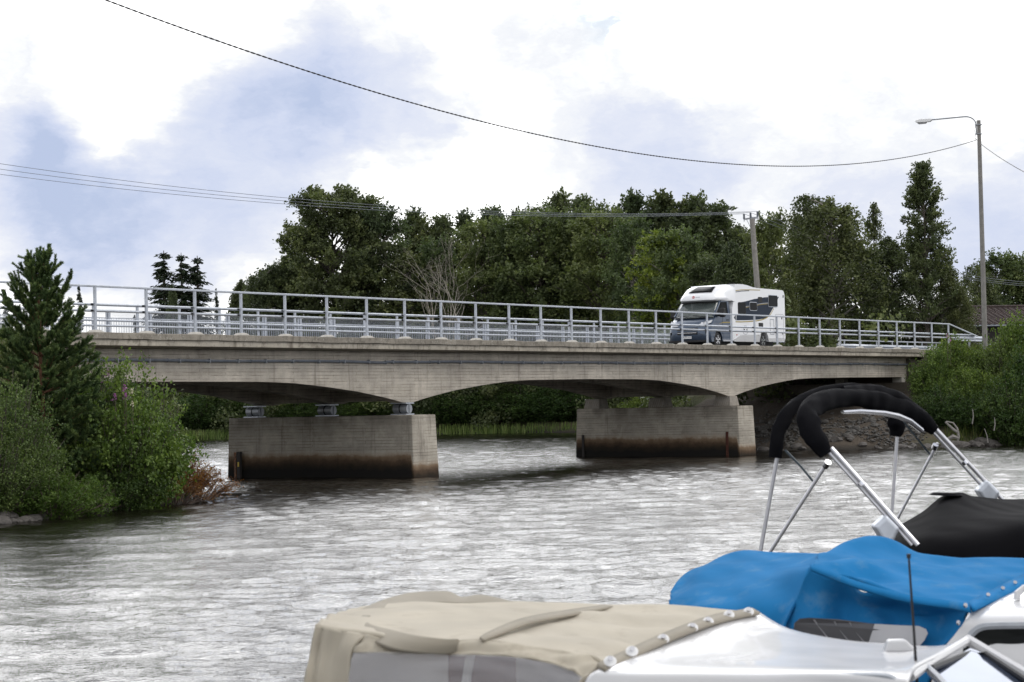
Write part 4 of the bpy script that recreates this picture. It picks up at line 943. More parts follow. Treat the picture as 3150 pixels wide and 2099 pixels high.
def spruce_mesh(key,rng,H,Rr,mat,sparse=1.0,ls=.13):
    bb=MB(); bb.tube([(0,0,-.2),(0,0,H*.5),(0,0,H*.99)],[H*.012+.04,H*.008+.02,.012],6)
    P=[];A=[];S=[]; z=H*.06; 
    while z<H*.985:
        t=z/H; r=Rr*(1-t)**.85*rng.uniform(.8,1.15)+.05; n=max(4,int((5+6*(1-t))*sparse))
        for k in range(n):
            a=rng.uniform(0,2*math.pi); rr=r*rng.uniform(.6,1.15); zb0=z+rng.uniform(-.5,.5)*H*.02; tip=np.array([math.cos(a)*rr,math.sin(a)*rr,zb0-rr*rng.uniform(.1,.42)])
            b0=np.array([0,0,zb0]); bb.tube([tuple(b0),tuple((b0+tip)/2-np.array([0,0,rr*.08])),tuple(tip)],[.018,.012,.005],3,cap=False)
            m_=int(18+60*rr); f=rng.uniform(.08,1.05,size=(m_,1)); q=b0+(tip-b0)*f; q[:,2]-=.3*rr*f[:,0]*(1-f[:,0])
            q+=rng.normal(size=q.shape)*np.array([.09,.09,.05])*(.5+rr*.5); q[:,2]-=rng.uniform(0,.16,size=m_)*rr**.5
            P.append(q); A.append(np.tile(np.append((tip-b0)[:2]/(rr+.01),-.5),(m_,1))); S.append(rng.uniform(0,1,size=m_))
        z+=(H*.020+.05)*rng.uniform(.6,1.5)
    o0=bb.build('trunk',M['bark'],None); tm=o0.data; bpy.data.objects.remove(o0)
    V=leaves(rng,np.concatenate(P),ls*1.3,ls*.42,np.concatenate(A),.9); me_=quads_mesh('crown_'+key,V,np.concatenate(S)); me_.materials.append(mat); return tm,me_
def place(name,label,cat,tm,cm,loc,sx=1,sz=1,rz=0,group=None,crown='crown',trunk='trunk'):
    o=thing(name,label,cat,tuple(loc),group,rz); o.scale=(sx,sx,sz)
    if tm is not None: link(trunk,tm,None,o)
    if cm is not None: link(crown,cm,None,o)
    return o
eR=lambda t: .32+.68*math.sin(math.pi*min(1,(t*.93+.12)))**.7
def env_round(r): return lambda t: r*(math.sin(math.pi*(.13+.80*t))**.6)
def env_cone(r): return lambda t: r*((1-t)**.75*.95+.07)
def env_oval(r): return lambda t: r*(.25+.75*math.sin(math.pi*(.18+.72*t)))
rg=np.random.default_rng
KIND={}
def TM(key,seed,c0,env,nl,nleaf,ls,mat,bk,kind='round',clump=.07,H=12): KIND[key]=tree_mesh(key,rg(seed),H,c0,env,nl,nleaf,ls,M[mat],M[bk],kind,clump)
TM('round1',1,.10,env_round(2.4),110,30000,.19,'leaf_mid','bark')
TM('round2',2,.12,env_oval(2.1),100,27000,.19,'leaf_mid','bark_pale')
TM('dark1',3,.08,env_oval(2.1),105,28000,.19,'leaf_dark','bark')
TM('dark2',4,.08,env_cone(2.3),95,25000,.18,'leaf_dark','bark',clump=.06)
TM('birch1',5,.05,env_oval(2.2),110,29000,.17,'leaf_birch','bark_pale','birch',.075)
TM('birch2',6,.08,env_cone(2.4),100,27000,.17,'leaf_birch','bark_pale','birch',.07)
TM('thin',7,.12,env_cone(1.1),60,5000,.15,'leaf_birch','bark','birch',.05)
TM('light',8,.20,env_oval(2.0),70,13000,.19,'leaf_light','bark_pale',clump=.065)
TM('sparse',9,.10,env_cone(1.9),62,11000,.20,'leaf_dark','bark','up',clump=.06)
TM('tall',10,.04,env_cone(2.2),150,30000,.16,'leaf_dark','bark','up',.055)
KIND['spruce']=spruce_mesh('k',rg(11),8,1.35,M['leaf_spruce'])
KIND['sprucelet']=spruce_mesh('l',rg(12),4.5,.62,M['leaf_spruce'],.7,.10)
TM('willow',13,.03,env_round(3.9),230,90000,.20,'leaf_dark','bark','up',.055,H=16)
def put(kind,x,ytop,dist,wpx,label,H0=12,R0=2.5,nm='tree',cat='tree',group=None,seed=0,yb=None):
    while float(gh(*at(x,ytop,dist)[:2]))<.45: dist+=2.0
    dist+=0 if kind=='light' else 7
    top=at(x,ytop,dist); z0=float(gh(top[0],top[1])); z0=min(z0,4.3)-.1; H=top[2]-z0
    w_=wpx*DS/FPX*dist/2; tm,cm=KIND[kind]
    return place(nm,label,cat,tm,cm,(top[0],top[1],z0),w_/R0,H/H0,seed*2.4+x*.01,group)
G1='trees of the wood behind the bridge'
put('willow',765,440,150,330,'broad dark willow-like tree, tallest and leftmost of the big trees behind the bridge',16,4.4,'broadleaf_tree','tree',G1)
put('dark1',870,478,156,175,'dark tree leaning out from the right side of the broad willow-like tree',nm='broadleaf_tree',group=G1,seed=1)
put('dark2',665,600,160,190,'low dark tree tucked against the left foot of the broad willow-like tree',nm='broadleaf_tree',group=G1,seed=2)
put('birch1',600,616,170,150,'pale low birch left of the broad willow-like tree',nm='birch_tree',group=G1,seed=3)
put('birch2',550,645,178,120,'leftmost low birch of the wood, beside the little spruce',nm='birch_tree',group=G1,seed=4)
put('dark1',640,622,175,140,'small dark tree between the pale low birch and the broad willow-like tree',nm='broadleaf_tree',group=G1,seed=5)
S8=lambda *a,**k: put(*a,H0=8,R0=1.35,nm='spruce_tree',**k)
S8('spruce',376,572,180,208,'leftmost of the three dark spruces above the left railing',group='spruces above the left railing')
S8('spruce',416,577,180,177,'middle of the three dark spruces above the left railing',group='spruces above the left railing',seed=1)
S8('spruce',453,584,180,195,'rightmost of the three dark spruces above the left railing',group='spruces above the left railing',seed=2)
put('birch2',398,655,112,60,'small green birch in front of the three dark spruces',nm='birch_tree',seed=4)
S4=lambda *a,**k: put(*a,H0=4.5,R0=.62,nm='young_spruce',**k)
S4('sprucelet',497,660,125,34,'small spruce between the three spruces and the wood')
S4('sprucelet',182,652,118,40,'small spruce just right of the young pine',seed=1)
S4('sprucelet',12,662,110,46,'small spruce at the far left edge of the photo',seed=2)
S4('sprucelet',310,722,112,36,'tiny spruce seen through the mesh fence left of the three spruces',seed=3)
back=[('sparse',940,498,172,90),('dark1',985,520,170,95),('dark2',1012,508,176,80),('sparse',1075,503,174,95),('dark2',1130,490,176,90),('sparse',1190,500,175,75),
 ('dark1',1235,488,172,90),('sparse',1285,458,172,100),('dark2',1345,466,173,90),('dark1',1400,486,172,90),('sparse',1462,460,171,110),('dark1',1500,478,172,90),
 ('sparse',1535,458,169,110),('dark2',1575,470,170,80),('dark1',1620,466,168,105),('birch1',1668,505,162,100),('birch2',1700,520,158,90)]
ordn=['first','second','third','fourth','fifth','sixth','seventh','eighth','ninth','tenth','eleventh','twelfth','thirteenth','fourteenth','fifteenth','sixteenth','seventeenth']
for i,(k,x,y,d,w_) in enumerate([(a_,b_,c_,max(d_,186),e_*2.0) for a_,b_,c_,d_,e_ in back]):
    kd={'sparse':'loose-crowned tree with open twiggy top','dark1':'full dark tree','dark2':'pointed dark tree','birch1':'brownish green birch','birch2':'brownish green pointed birch'}[k]
    put(k,x,y,d,w_,f'{kd}, {ordn[i]} along the skyline right of the broad willow-like tree','broadleaf_tree' and 12,2.5,'broadleaf_tree','tree',G1,seed=i)
front=[('birch1',935,562,140,150,'pale grey-green birch right of the broad willow-like tree'),
 ('round2',1000,560,152,100,'mid green tree directly behind the bare dead tree'),
 ('round1',1110,520,150,120,'mid green tree just right of the bare dead tree'),
 ('round2',1165,515,155,110,'mid green tree, second right of the bare dead tree'),
 ('round1',1235,500,154,140,'wide mid green tree, third right of the bare dead tree'),
 ('round2',1310,495,156,130,'mid green tree below the highest treetop of the skyline centre'),
 ('round1',1385,500,154,140,'wide mid green tree left of the yellow-green birch'),
 ('round2',1450,515,150,110,'mid green tree touching the left side of the yellow-green birch'),
 ('round1',1552,540,146,110,'mid green tree right behind the yellow-green birch'),
 ('birch2',1683,556,124,110,'small dark birch left of the motorhome roof and power pole'),
 ('dark1',1625,600,140,100,'dark tree between the yellow-green birch and the small dark birch'),
 ('round2',1770,505,142,100,'airy tree immediately right of the power pole top'),
 ('dark1',1735,590,146,80,'dark tree right behind the lower part of the power pole'),
 ('birch1',1855,468,128,120,'grey-green drooping birch, left half of the pair right of the power pole'),
 ('birch1',1908,450,122,160,'large drooping birch between power pole and thin pale birch'),
 ('birch2',1795,640,118,80,'low birch right behind the motorhome rear'),
 ('birch1',1975,560,130,120,'dark birch below the thin pale birch'),
 ('birch2',2050,545,126,120,'leafy birch left of the tallest pointed tree'),
 ('birch1',2160,600,124,90,'low birch filling in right of the tallest pointed tree'),
 ('birch2',2205,655,122,60,'smallest birch, between the tallest pointed tree and the house'),
 ('birch1',2245,612,160,80,'round birch behind the left end of the tiled house'),
 ('round2',2300,592,165,110,'green tree behind the tiled roof, right of the lamp post'),
 ('round1',2350,600,165,100,'green tree behind the tiled roof at the right photo edge')]
for i,(k,x,y,d,w_,lb) in enumerate([(a_,b_,c_,d_,e_*1.6,f_) for a_,b_,c_,d_,e_,f_ in front]):
    put(k,x,y,d,w_,lb,12,2.5,'birch_tree' if 'birch' in k else 'broadleaf_tree','tree',G1,seed=i+3)
put('light',1520,550,128,200,'yellow-green young birch with pale stems left of the motorhome',12,2.3,'birch_tree','tree',seed=2)
put('thin',2004,465,132,85,'thin pale see-through birch between the large birch and the tallest pointed tree',12,1.3,'birch_tree','tree')
put('tall',2122,384,122,185,'tallest dark pointed tree, left of the street lamp',12,2.5,'broadleaf_tree','tree',seed=4)
# dead tree with bare pale branches
rd_=rg(21); dd_=150
while float(gh(*at(1032,505,dd_)[:2]))<.4: dd_+=1.5
dd_+=3
top=at(1032,505,dd_); z0=float(gh(top[0],top[1])); H=top[2]-z0
dt=thing('dead_tree','bare dead tree with pale forked branches in front of the wood','tree',(top[0],top[1],z0)); bb=MB(); bs=MB()
def grow(p,d,L,r,lev):
    pts=[p]; q=p.copy()
    for k in range(4):
        d=d+rd_.normal(size=3)*.10; d/=np.linalg.norm(d); d[2]=max(d[2],-.1); q=q+d*L/4; pts.append(q.copy())
    (bb if lev==0 else bs).tube([tuple(x) for x in pts],[r*(1-.15*i) for i in range(5)],5 if lev<2 else 3,cap=False)
    if lev<4:
        for k in range(3 if lev else 5):
            f=rd_.uniform(.35,1.0); i=min(4,int(f*4)+1); nd=d+rd_.normal(size=3)*(.45 if lev else .30); nd[2]=abs(nd[2])*.8+.25; nd/=np.linalg.norm(nd)
            grow(pts[i],nd,L*rd_.uniform(.42,.66),r*.5,lev+1)
for k,(dx,dy) in enumerate(((0,.0),(.12,.05),(-.1,.06))):
    grow(np.array([top[0]+dx*2,top[1]+dy*2,z0-.2]),np.array([dx*1.1,dy,1.0]),H*.50,.115-.02*k,0)
bb.build('trunk',M['deadwood'],dt); bs.build('branches',M['deadwood'],dt)
# undergrowth band of the far shore (reads as one mass) and behind the wood
r_=rg(31); P=[];S=[]
line=[(-10,210),(20,175),(62,120),(72,100),(80,85),(85,74),(96,61),(99.5,50),(91,37),(74,26),(64,19),(56,17),(48,13.5)]
seg=[]
for i in range(len(line)-1):
    a,b_=np.array(line[i]),np.array(line[i+1]); L=np.linalg.norm(b_-a)
    for k in range(int(L/1.0)):
        t=r_.uniform(); c=a+(b_-a)*t; nrm=np.array([(b_-a)[1],-(b_-a)[0]])/L
        for o_ in (r_.uniform(-8,8),r_.uniform(-8,8),r_.uniform(-4,4),r_.uniform(-16,16)): seg.append(c+nrm*o_)
for c in seg:
    if float(gh(c[0],c[1]))<.1: continue
    for j in range(3):
        z=r_.uniform(.7,5.8); s_=r_.uniform(.6,1.3); k=170
        d=r_.normal(size=(k,3)); d/=np.linalg.norm(d,axis=1,keepdims=True); d*=r_.uniform(0,1,size=(k,1))**.4
        P.append(np.array([c[0]+r_.normal()*.6,c[1]+r_.normal()*.6,z+float(gh(c[0],c[1]))*.5])+d*s_*np.array([1.1,1.1,.85])); S.append(np.clip(r_.uniform(.1,.7)+r_.normal(size=k)*.2,0,1))
P=np.concatenate(P); V=leaves(r_,P,.25,.17); mu=quads_mesh('undergrowth',V,np.concatenate(S)); mu.materials.append(M['leaf_dark'])
setp(link('undergrowth',mu,None),'dark leafy undergrowth along the far river shore beneath the wood','undergrowth',kind='stuff')
# reeds
P=[];r_=rg(33); V=[]
rl=np.array([(60,125),(66,110),(74,93),(80,80),(83,74),(94,61),(97.5,49),(88,36),(76,28)])
n=15000; si=r_.integers(0,len(rl)-1,size=n); t=r_.uniform(size=n)[:,None]; base=rl[si]*(1-t)+rl[si+1]*t
dv=rl[si+1]-rl[si]; nv=np.stack([-dv[:,1],dv[:,0]],1); nv/=np.linalg.norm(nv,axis=1,keepdims=True)
base=base+nv*(r_.uniform(-.6,3.4,size=n)[:,None]); h=r_.uniform(.35,.9,size=n); 
wd=.035; a=r_.uniform(0,6.28,size=n); ux,uy=np.cos(a)*wd,np.sin(a)*wd; lx_,ly_=r_.normal(size=n)*.12,r_.normal(size=n)*.12
V=np.empty((n,4,3)); V[:,0]=np.stack([base[:,0]-ux,base[:,1]-uy,-.1+0*h],1); V[:,1]=np.stack([base[:,0]+ux,base[:,1]+uy,-.1+0*h],1)
V[:,2]=np.stack([base[:,0]+ux*.3+lx_,base[:,1]+uy*.3+ly_,h],1); V[:,3]=np.stack([base[:,0]-ux*.3+lx_,base[:,1]-uy*.3+ly_,h],1)
mr=quads_mesh('reeds',V.reshape(-1,3),r_.uniform(size=n)); mr.materials.append(M['reed']); setp(link('reeds',mr,None),'belt of green reeds standing in the water along the far shore','reeds',kind='stuff')
# ------------------------------------------------------------------ near bank vegetation
def bush_mesh(key,seed,H,Rr,nst,nleaf,ls,mat,bk='bark',lean=.35,droop=.15,wl=.6,low=.0,spread=2.0):
    rng=rg(seed); bb=MB(); P=[];A=[];S=[]
    ntw=10; per=max(6,int(nleaf/(nst*ntw)))
    for i in range(nst):
        a=rng.uniform(0,6.283); rr=Rr*math.sqrt(rng.uniform(0,1)); h=H*(1-(rr/Rr)**2*.62)*rng.uniform(.55,1.04)
        base=np.array([math.cos(a)*rr*.35,math.sin(a)*rr*.35,-.1]); tip=np.array([math.cos(a)*rr,math.sin(a)*rr,h]); mid=(base+tip)/2+np.array([math.cos(a),math.sin(a),0])*rr*-.08+rng.normal(size=3)*.05
        bb.tube([tuple(base),tuple(mid),tuple(tip)],[.022*H**.5,.014*H**.5,.004],4,cap=False)
        f=rng.uniform(low,1,size=(ntw,1)); q=np.where(f<.5,base+(mid-base)*f*2,mid+(tip-mid)*(f*2-1))
        d=(tip-base)/np.linalg.norm(tip-base)*.8+rng.normal(size=(ntw,3))*.6; d/=np.linalg.norm(d,axis=1,keepdims=True)
        tl=H*.2*rng.uniform(.5,1.3,size=(ntw,1)); t=rng.uniform(0,1,size=(ntw,per,1)); pp=q[:,None]+d[:,None]*t*tl[:,None]; pp[:,:,2]-=t[:,:,0]**2*tl*droop
        pp+=rng.normal(size=pp.shape)*H*.022
        P.append(pp.reshape(-1,3)); A.append(np.repeat(d,per,0)); cs=rng.uniform(.2,.6)+.12*(h/H-.5); S.append(np.clip(cs+rng.normal(size=ntw*per)*.2,0,1))
    o0=bb.build('stems',M[bk],None); sm=o0.data; bpy.data.objects.remove(o0)
    P=np.concatenate(P);A=np.concatenate(A);S=np.concatenate(S); k=P[:,2]>-.05
    V=leaves(rng,P[k],ls,ls*wl,A[k],spread); me_=quads_mesh('foliage_'+key,V,S[k]); me_.materials.append(M[mat]); return sm,me_
def bush(key,x,y,label,sm,fm,sx=1,sz=1,rz=0,cat='bush',nm='bush',group=None,z=None):
    z=float(gh(x,y)) if z is None else z
    return place(nm,label,cat,sm,fm,(x,y,z),sx,sz,rz,group,crown='foliage',trunk='stems')
def gpt(px,dist):   # ground point seen below display column px
    p_=at(px,1000,dist); return float(p_[0]),float(p_[1])
# young pine
rp=rg(41); pxy=gpt(96,52.8); pz=float(gh(*pxy)); H=at(100,556,52.8)[2]-pz-.80
bb=MB(); V_=[]; 
def wob(z): return .03*math.sin(z*1.3)
bb.tube([(wob(z),wob(z+1),z) for z in np.linspace(-.2,H-.12,14)],[max(.008,.085*(1-z/H)**.9+.008) for z in np.linspace(0,H-.12,14)],8)
shoots=[]   # (base, dir, len)
zs=[.35]
while zs[-1]<H-.35: zs.append(zs[-1]+.26+.08*(zs[-1]/H))
for wi,z in enumerate(zs):
    t=z/H; Rw=1.66*(1-t)**.72*(.72+.28*min(1,t*4))+.16
    nb=10 if t<.8 else 6
    for k in range(nb):
        a=2*math.pi*k/nb+wi*1.1+rp.normal()*.25; el=R(4+56*t**2.2)+rp.normal()*.08; r=Rw*rp.uniform(.72,1.12); L=r/math.cos(el) if el<1.1 else Rw*1.6
        L=min(L,1.6); d=np.array([math.cos(a)*math.cos(el),math.sin(a)*math.cos(el),math.sin(el)]); b0=np.array([wob(z),wob(z+1),z])
        pts=[b0+d*L*f+np.array([0,0,.22*L*f*f]) for f in (0,.35,.7,1.0)]
        bb.tube([tuple(q) for q in pts],[.020*(1-t)+.007,.013*(1-t)+.005,.009,.004],4,cap=False)
        ns=int(6+L*23)
        for j in range(ns):
            f=rp.uniform(.22,1.0) if j>1 else 1.0; i_=min(2,int(f*3)); q=pts[i_]+(pts[i_+1]-pts[i_])*(min(1,max(0,(f-(0,.35,.7)[i_])/(.35,.35,.3)[i_])))
            sd=d*.75+rp.normal(size=3)*.42; sd[2]+=.38+.5*t; sd/=np.linalg.norm(sd); shoots.append((q,sd,rp.uniform(.13,.27)*(1.0 if t<.8 else 1.25)))
for j in range(3): shoots.append((np.array([wob(H),wob(H+1),H-.45+.15*j]),np.array([.03*j,0,1.0]),.34))
bb2=MB()
NP=[];NA=[];NS=[]
for q,sd,L in shoots:
    n_=int(200*L/.2); f=rp.uniform(0,1,size=(n_,1)); ra=rp.normal(size=(n_,3)); ra-=sd*(ra@sd)[:,None]; ra/=np.linalg.norm(ra,axis=1,keepdims=True)+1e-9
    nd=sd*rp.uniform(.5,1.1,size=(n_,1))+ra*.75; nd/=np.linalg.norm(nd,axis=1,keepdims=True); NP.append(q+sd*f*L+nd*.024); NA.append(nd); NS.append(np.clip(rp.uniform(.1,.75)+.25*f[:,0]+rp.normal(size=n_)*.12,0,1))
NP=np.concatenate(NP);NA=np.concatenate(NA);NS=np.concatenate(NS)
Vn=leaves(rp,NP,.074,.0075,NA,.1); mn=quads_mesh('needles',Vn,NS); mn.materials.append(M['needle'])
pine=thing('young_pine','bushy young pine with upright top shoots in front of the left end of the bridge','tree',(pxy[0],pxy[1],pz))
o=bb.build('trunk',M['bark_pine'],None,smooth=True); o.parent=pine; link('needles',mn,None,pine)
# bushes of the left headland
B1=bush_mesh('alder',51,3.2,1.85,180,48000,.084,'leaf_bush',wl=.75)
B2_=bush_mesh('birchbush',52,2.6,1.3,130,42000,.046,'leaf_pale',wl=.75,droop=.35)
B3=bush_mesh('herb',53,1.15,1.25,150,36000,.062,'leaf_herb',wl=.30,droop=.25,bk='twig')
B4=bush_mesh('rusty',54,1.25,1.15,110,15000,.042,'leaf_rust',wl=.6,droop=.4,bk='twig',low=.3)
B5=bush_mesh('deep',55,2.7,1.5,140,36000,.062,'leaf_bushd',wl=.7)
B6=bush_mesh('twiggy',56,1.4,1.3,60,900,.05,'leaf_rust',wl=.5,droop=.8,bk='twig',low=.6)
B7=bush_mesh('sprig',57,2.4,.9,22,2600,.075,'leaf_mid',wl=.65)
BH={}
def pb(B,px,off_,ytop,label,sx=1,rz=0,**k):
    dist=float(np.interp(px,[-60,0,100,240,350,430,500],[49,49.1,49.3,50.9,53.7,55.8,58.5]))+off_
    x,y=gpt(px,dist); z=max(float(gh(x,y)),.06)-.05; top=at(px,ytop,dist)[2]; hm=np.percentile(np.array([v.co.z for v in B[1].vertices]),99.7)
    return bush(None,x,y,label,B[0],B[1],sx*1.07,max(.2,(top-z)/hm),rz,z=z,**k)
pb(B1,272,2.1,845,'large bright green leafy bush filling the bank between the pine and the arch',.88)
pb(B5,222,4.6,835,'deep green bush behind the large bright bush, rising right beside the pine',1.0,1)
pb(B7,366,2.6,868,'loose large-leaved sprig leaning out right of the large bright bush',1.0,2)
pb(B2_,8,1.5,862,'pale small-leaved birch bush at the left photo edge below the pine',1.05)
pb(B2_,-15,.6,960,'lower pale birch bush at the bottom left corner of the bank',.9,2)
pb(B5,60,5.2,905,'dark green bush standing low behind the foot of the pine',.9,3)
pb(B5,150,5.0,890,'dark green bush low between the pine trunk and the large bright bush',1.0,4)
pb(B3,108,.75,1068,'low bright green herb thicket on the waterline below the pine',1.05)
pb(B3,165,1.0,1095,'low herb thicket on the waterline left of the stones',.9,2)
pb(B3,25,.75,1095,'low herb thicket on the waterline at the left photo edge',.85,4)
pb(B5,262,1.75,1010,'deep green bush hanging over the stones below the large bright bush',.75,5)
pb(B5,318,1.7,985,'deep green low bush between large bright bush and rusty shrub',.62,1.5)
pb(B4,408,1.3,1040,'rusty orange dry shrub at the tip of the left headland',.95)
pb(B4,382,1.2,1095,'small rusty shrub behind the stones left of the headland tip',.7,2)
pb(B6,440,.8,1062,'bare brown twigs with few dry leaves reaching over the water at the headland tip',.95)
pb(B6,400,.3,1105,'bare brown twigs hanging down over the stones left of the headland tip',.8,2)
# fireweed
def fireweed(x,y,z,h,label,seed,mat='flower',nm='fireweed',cat='flower'):
    r_=rg(seed); o=thing(nm,label,cat,(x,y,z)); bb=MB(); bb.tube([(x,y,z),(x+.04,y,z+h*.6),(x+.02,y,z+h)],[.01,.008,.004],5); bb.build('stem',M['twig'],o)
    n=42; f=r_.uniform(0,1,size=n); P=np.stack([.02+r_.normal(size=n)*.04*(1.2-f),r_.normal(size=n)*.04*(1.2-f),h*(.84+.16*f)],1); me_=quads_mesh('blossom',leaves(r_,P,.035,.028),r_.uniform(size=n)); me_.materials.append(M[mat]); link('blossom',me_,None,o)
    n=60; P=np.stack([r_.normal(size=n)*.06,r_.normal(size=n)*.06,h*r_.uniform(.05,.72,size=n)],1); me_=quads_mesh('leaves',leaves(r_,P,.09,.018),r_.uniform(size=n)); me_.materials.append(M['leaf_herb']); link('leaves',me_,None,o)
for i,(px,py,d,lb) in enumerate(((284,885,49.0,'pink fireweed spike highest above the large bright bush'),(262,905,49.2,'small pink fireweed left of the highest spike'),(248,850,50.5,'pink fireweed beside the pine branches, just below the girder pipe'),(229,868,50.6,'pink fireweed touching the right edge of the pine'),(287,903,48.9,'second pink fireweed just below the highest spike'))):
    q=at(px,py,d+3.6); fireweed(q[0],q[1],q[2]-1.0,1.0,lb,60+i)
for i,(px,py,d,lb) in enumerate(((301,893,48.9,'cream flower cluster right of the pink fireweed above the bush'),(303,922,48.7,'cream flower cluster lower on the large bright bush'))):
    q=at(px,py,d+3.6); fireweed(q[0],q[1],q[2]-.8,.8,lb,70+i,'flower_w','meadowsweet')
for i,(px,py,d,lb) in enumerate(((2228,1085,103,'x'),)): pass
for i,(px,py,d,lb) in enumerate(((2176,768,104,'pink fireweed in front of the right end of the railing'),(2183,777,104,'pink fireweed slightly lower, beside the first at the railing end'))):
    q=at(px/1.0,py,d-2); fireweed(q[0],q[1],q[2]-1.3,1.35,lb,80+i)
# bushes of the right embankment
C1=bush_mesh('rb1',91,4.0,2.0,150,34000,.125,'leaf_bush',wl=.72)
C2=bush_mesh('rb2',92,4.0,2.0,150,34000,.125,'leaf_bushd',wl=.72)
C3=bush_mesh('rb3',93,4.0,1.8,120,26000,.11,'leaf_pale',wl=.72)
def rb(C,px,ytop,dist,w_,label,rz=0,**k):
    x,y=gpt(px,dist); z=float(gh(x,y)); top=at(px,ytop,dist)[2]; s_=(top-z)/4.0
    return bush(None,x,y,label,C[0],C[1],w_*DS/FPX*dist/4.0,s_,rz,**k)
GR='bushes on the right embankment'
RB=[(C1,2150,790,102.5,110,'bright green bush nearest the abutment, hiding the right girder end'),
(C3,2118,905,101,85,'grey-green bush low in front of the abutment corner'),
(C1,2200,765,104,130,'yellowish bright bush below the last railing posts'),
(C2,2175,880,100.5,130,'dark green bush low on the bank, second right of the abutment'),
(C1,2255,790,104,130,'bright bush at the foot of the street lamp'),
(C2,2245,900,100.0,140,'dark green bush low on the bank under the street lamp'),
(C3,2300,765,103,150,'grey-green bush right of the street lamp foot'),
(C1,2345,715,104,150,'tallest bright bush at the right photo edge in front of the tiled roof'),
(C2,2325,860,99.5,170,'dark green bush low on the bank near the right photo edge'),
(C2,2385,760,101,170,'dark green bush cut by the right photo edge'),
(C1,2225,835,101.5,120,'bright green bush in the middle of the right embankment'),
(C1,2290,850,101.0,120,'bright green bush in the middle of the bank right of the street lamp'),
(C2,2130,985,99.5,60,'small dark shrub at the foot of the abutment bushes'),]
for i,(C,px,yt,d,w_,lb) in enumerate(RB): rb(C,px,yt,d,w_,lb,rz=i*1.3,group=GR)
# grass and weeds on the banks
def grass(name,label,n,fn,hmin,hmax,seed,mat='grass',wd=.012):
    r_=rg(seed); X,Y=fn(r_,n); Z=gh(X,Y); k=(Z>.12); X,Y,Z=X[k],Y[k],Z[k]; n=len(X); h=r_.uniform(hmin,hmax,size=n); a=r_.uniform(0,6.28,size=n); ux,uy=np.cos(a)*wd,np.sin(a)*wd; l1,l2=r_.normal(size=n)*h*.3,r_.normal(size=n)*h*.3
    V=np.empty((n,4,3)); V[:,0]=np.stack([X-ux,Y-uy,Z-.03],1); V[:,1]=np.stack([X+ux,Y+uy,Z-.03],1); V[:,2]=np.stack([X+ux*.3+l1,Y+uy*.3+l2,Z+h],1); V[:,3]=np.stack([X-ux*.3+l1,Y-uy*.3+l2,Z+h],1)
    me_=quads_mesh(name,V.reshape(-1,3),r_.uniform(size=n)); me_.materials.append(M[mat]); setp(link(name,me_,None),label,'grass',kind='stuff')
grass('grass','rough grass and weeds covering the right embankment',34000,lambda r_,n:(r_.uniform(55.5,80,n),r_.uniform(-8.5,-.3,n)),.2,.55,101,wd=.02)
grass('grass','rough grass covering the left headland under the bushes',26000,lambda r_,n:(r_.uniform(-16,1.2,n),r_.uniform(-8,1,n)),.12,.45,102)
grass('grass','thin strip of grass on the waterline of the right bank',7000,lambda r_,n:(r_.uniform(46,80,n),r_.uniform(-8.6,-4,n)),.25,.7,103,wd=.02)
# stones
def rock_mesh(seed,sub=2):
    bm=bmesh.new(); bmesh.ops.create_icosphere(bm,subdivisions=sub,radius=1); o_=Vector((seed*3.1,seed*1.7,seed))
    for v in bm.verts:
        n1=mnoise.noise(v.co*1.1+o_); n2=mnoise.noise(v.co*2.6+o_*2); v.co*=1+.32*n1+.14*n2; v.co.z*=.68
    me_=bpy.data.meshes.new('stone'); bm.to_mesh(me_); bm.free(); me_.polygons.foreach_set('use_smooth',[True]*len(me_.polygons)); me_.set_sharp_from_angle(angle=R(38)); return me_
RM=[rock_mesh(i) for i in range(7)]; RL=[m_.copy() for m_ in RM]
for m_ in RM: m_.materials.append(M['rock'])
for m_ in RL: m_.materials.append(M['rock_l'])
rr_=random.Random(8)
def stone(x,y,z,r,label,group,pale=False):
    o=link('stone',rr_.choice(RL if pale else RM),None); o.location=(x,y,z); o.scale=(r*rr_.uniform(.8,1.3),r*rr_.uniform(.8,1.2),r*rr_.uniform(.7,1.1)); o.rotation_euler=(rr_.uniform(-.3,.3),rr_.uniform(-.3,.3),rr_.uniform(0,6.28)); setp(o,label,'stone',group)
shoreL=[(-10.5,-7.5),(-9.2,-7.25),(-7.1,-6.8),(-4.5,-5.3),(-2.7,-4.3),(-.6,-3.0)]
for k in range(95):
    t=k/94*(len(shoreL)-1); i=min(int(t),len(shoreL)-2); f=t-i; x=shoreL[i][0]*(1-f)+shoreL[i+1][0]*f; y=shoreL[i][1]*(1-f)+shoreL[i+1][1]*f
    o_=rr_.uniform(-.30,.30); x+=-.45*o_+rr_.uniform(-.1,.1); y+=.85*o_; r=rr_.uniform(.10,.21)
    stone(x,y,max(float(gh(x,y)),-.03)+r*.25,r,('wet dark rounded stone on the waterline left of the herb thicket' if x<-8.3 else 'wet dark rounded stone below the low herb thicket' if x<-6.2 else 'wet rounded stone in the row below the large bright bush' if x<-3.2 else 'wet rounded stone under the rusty shrub at the headland tip'),'stones along the left headland')
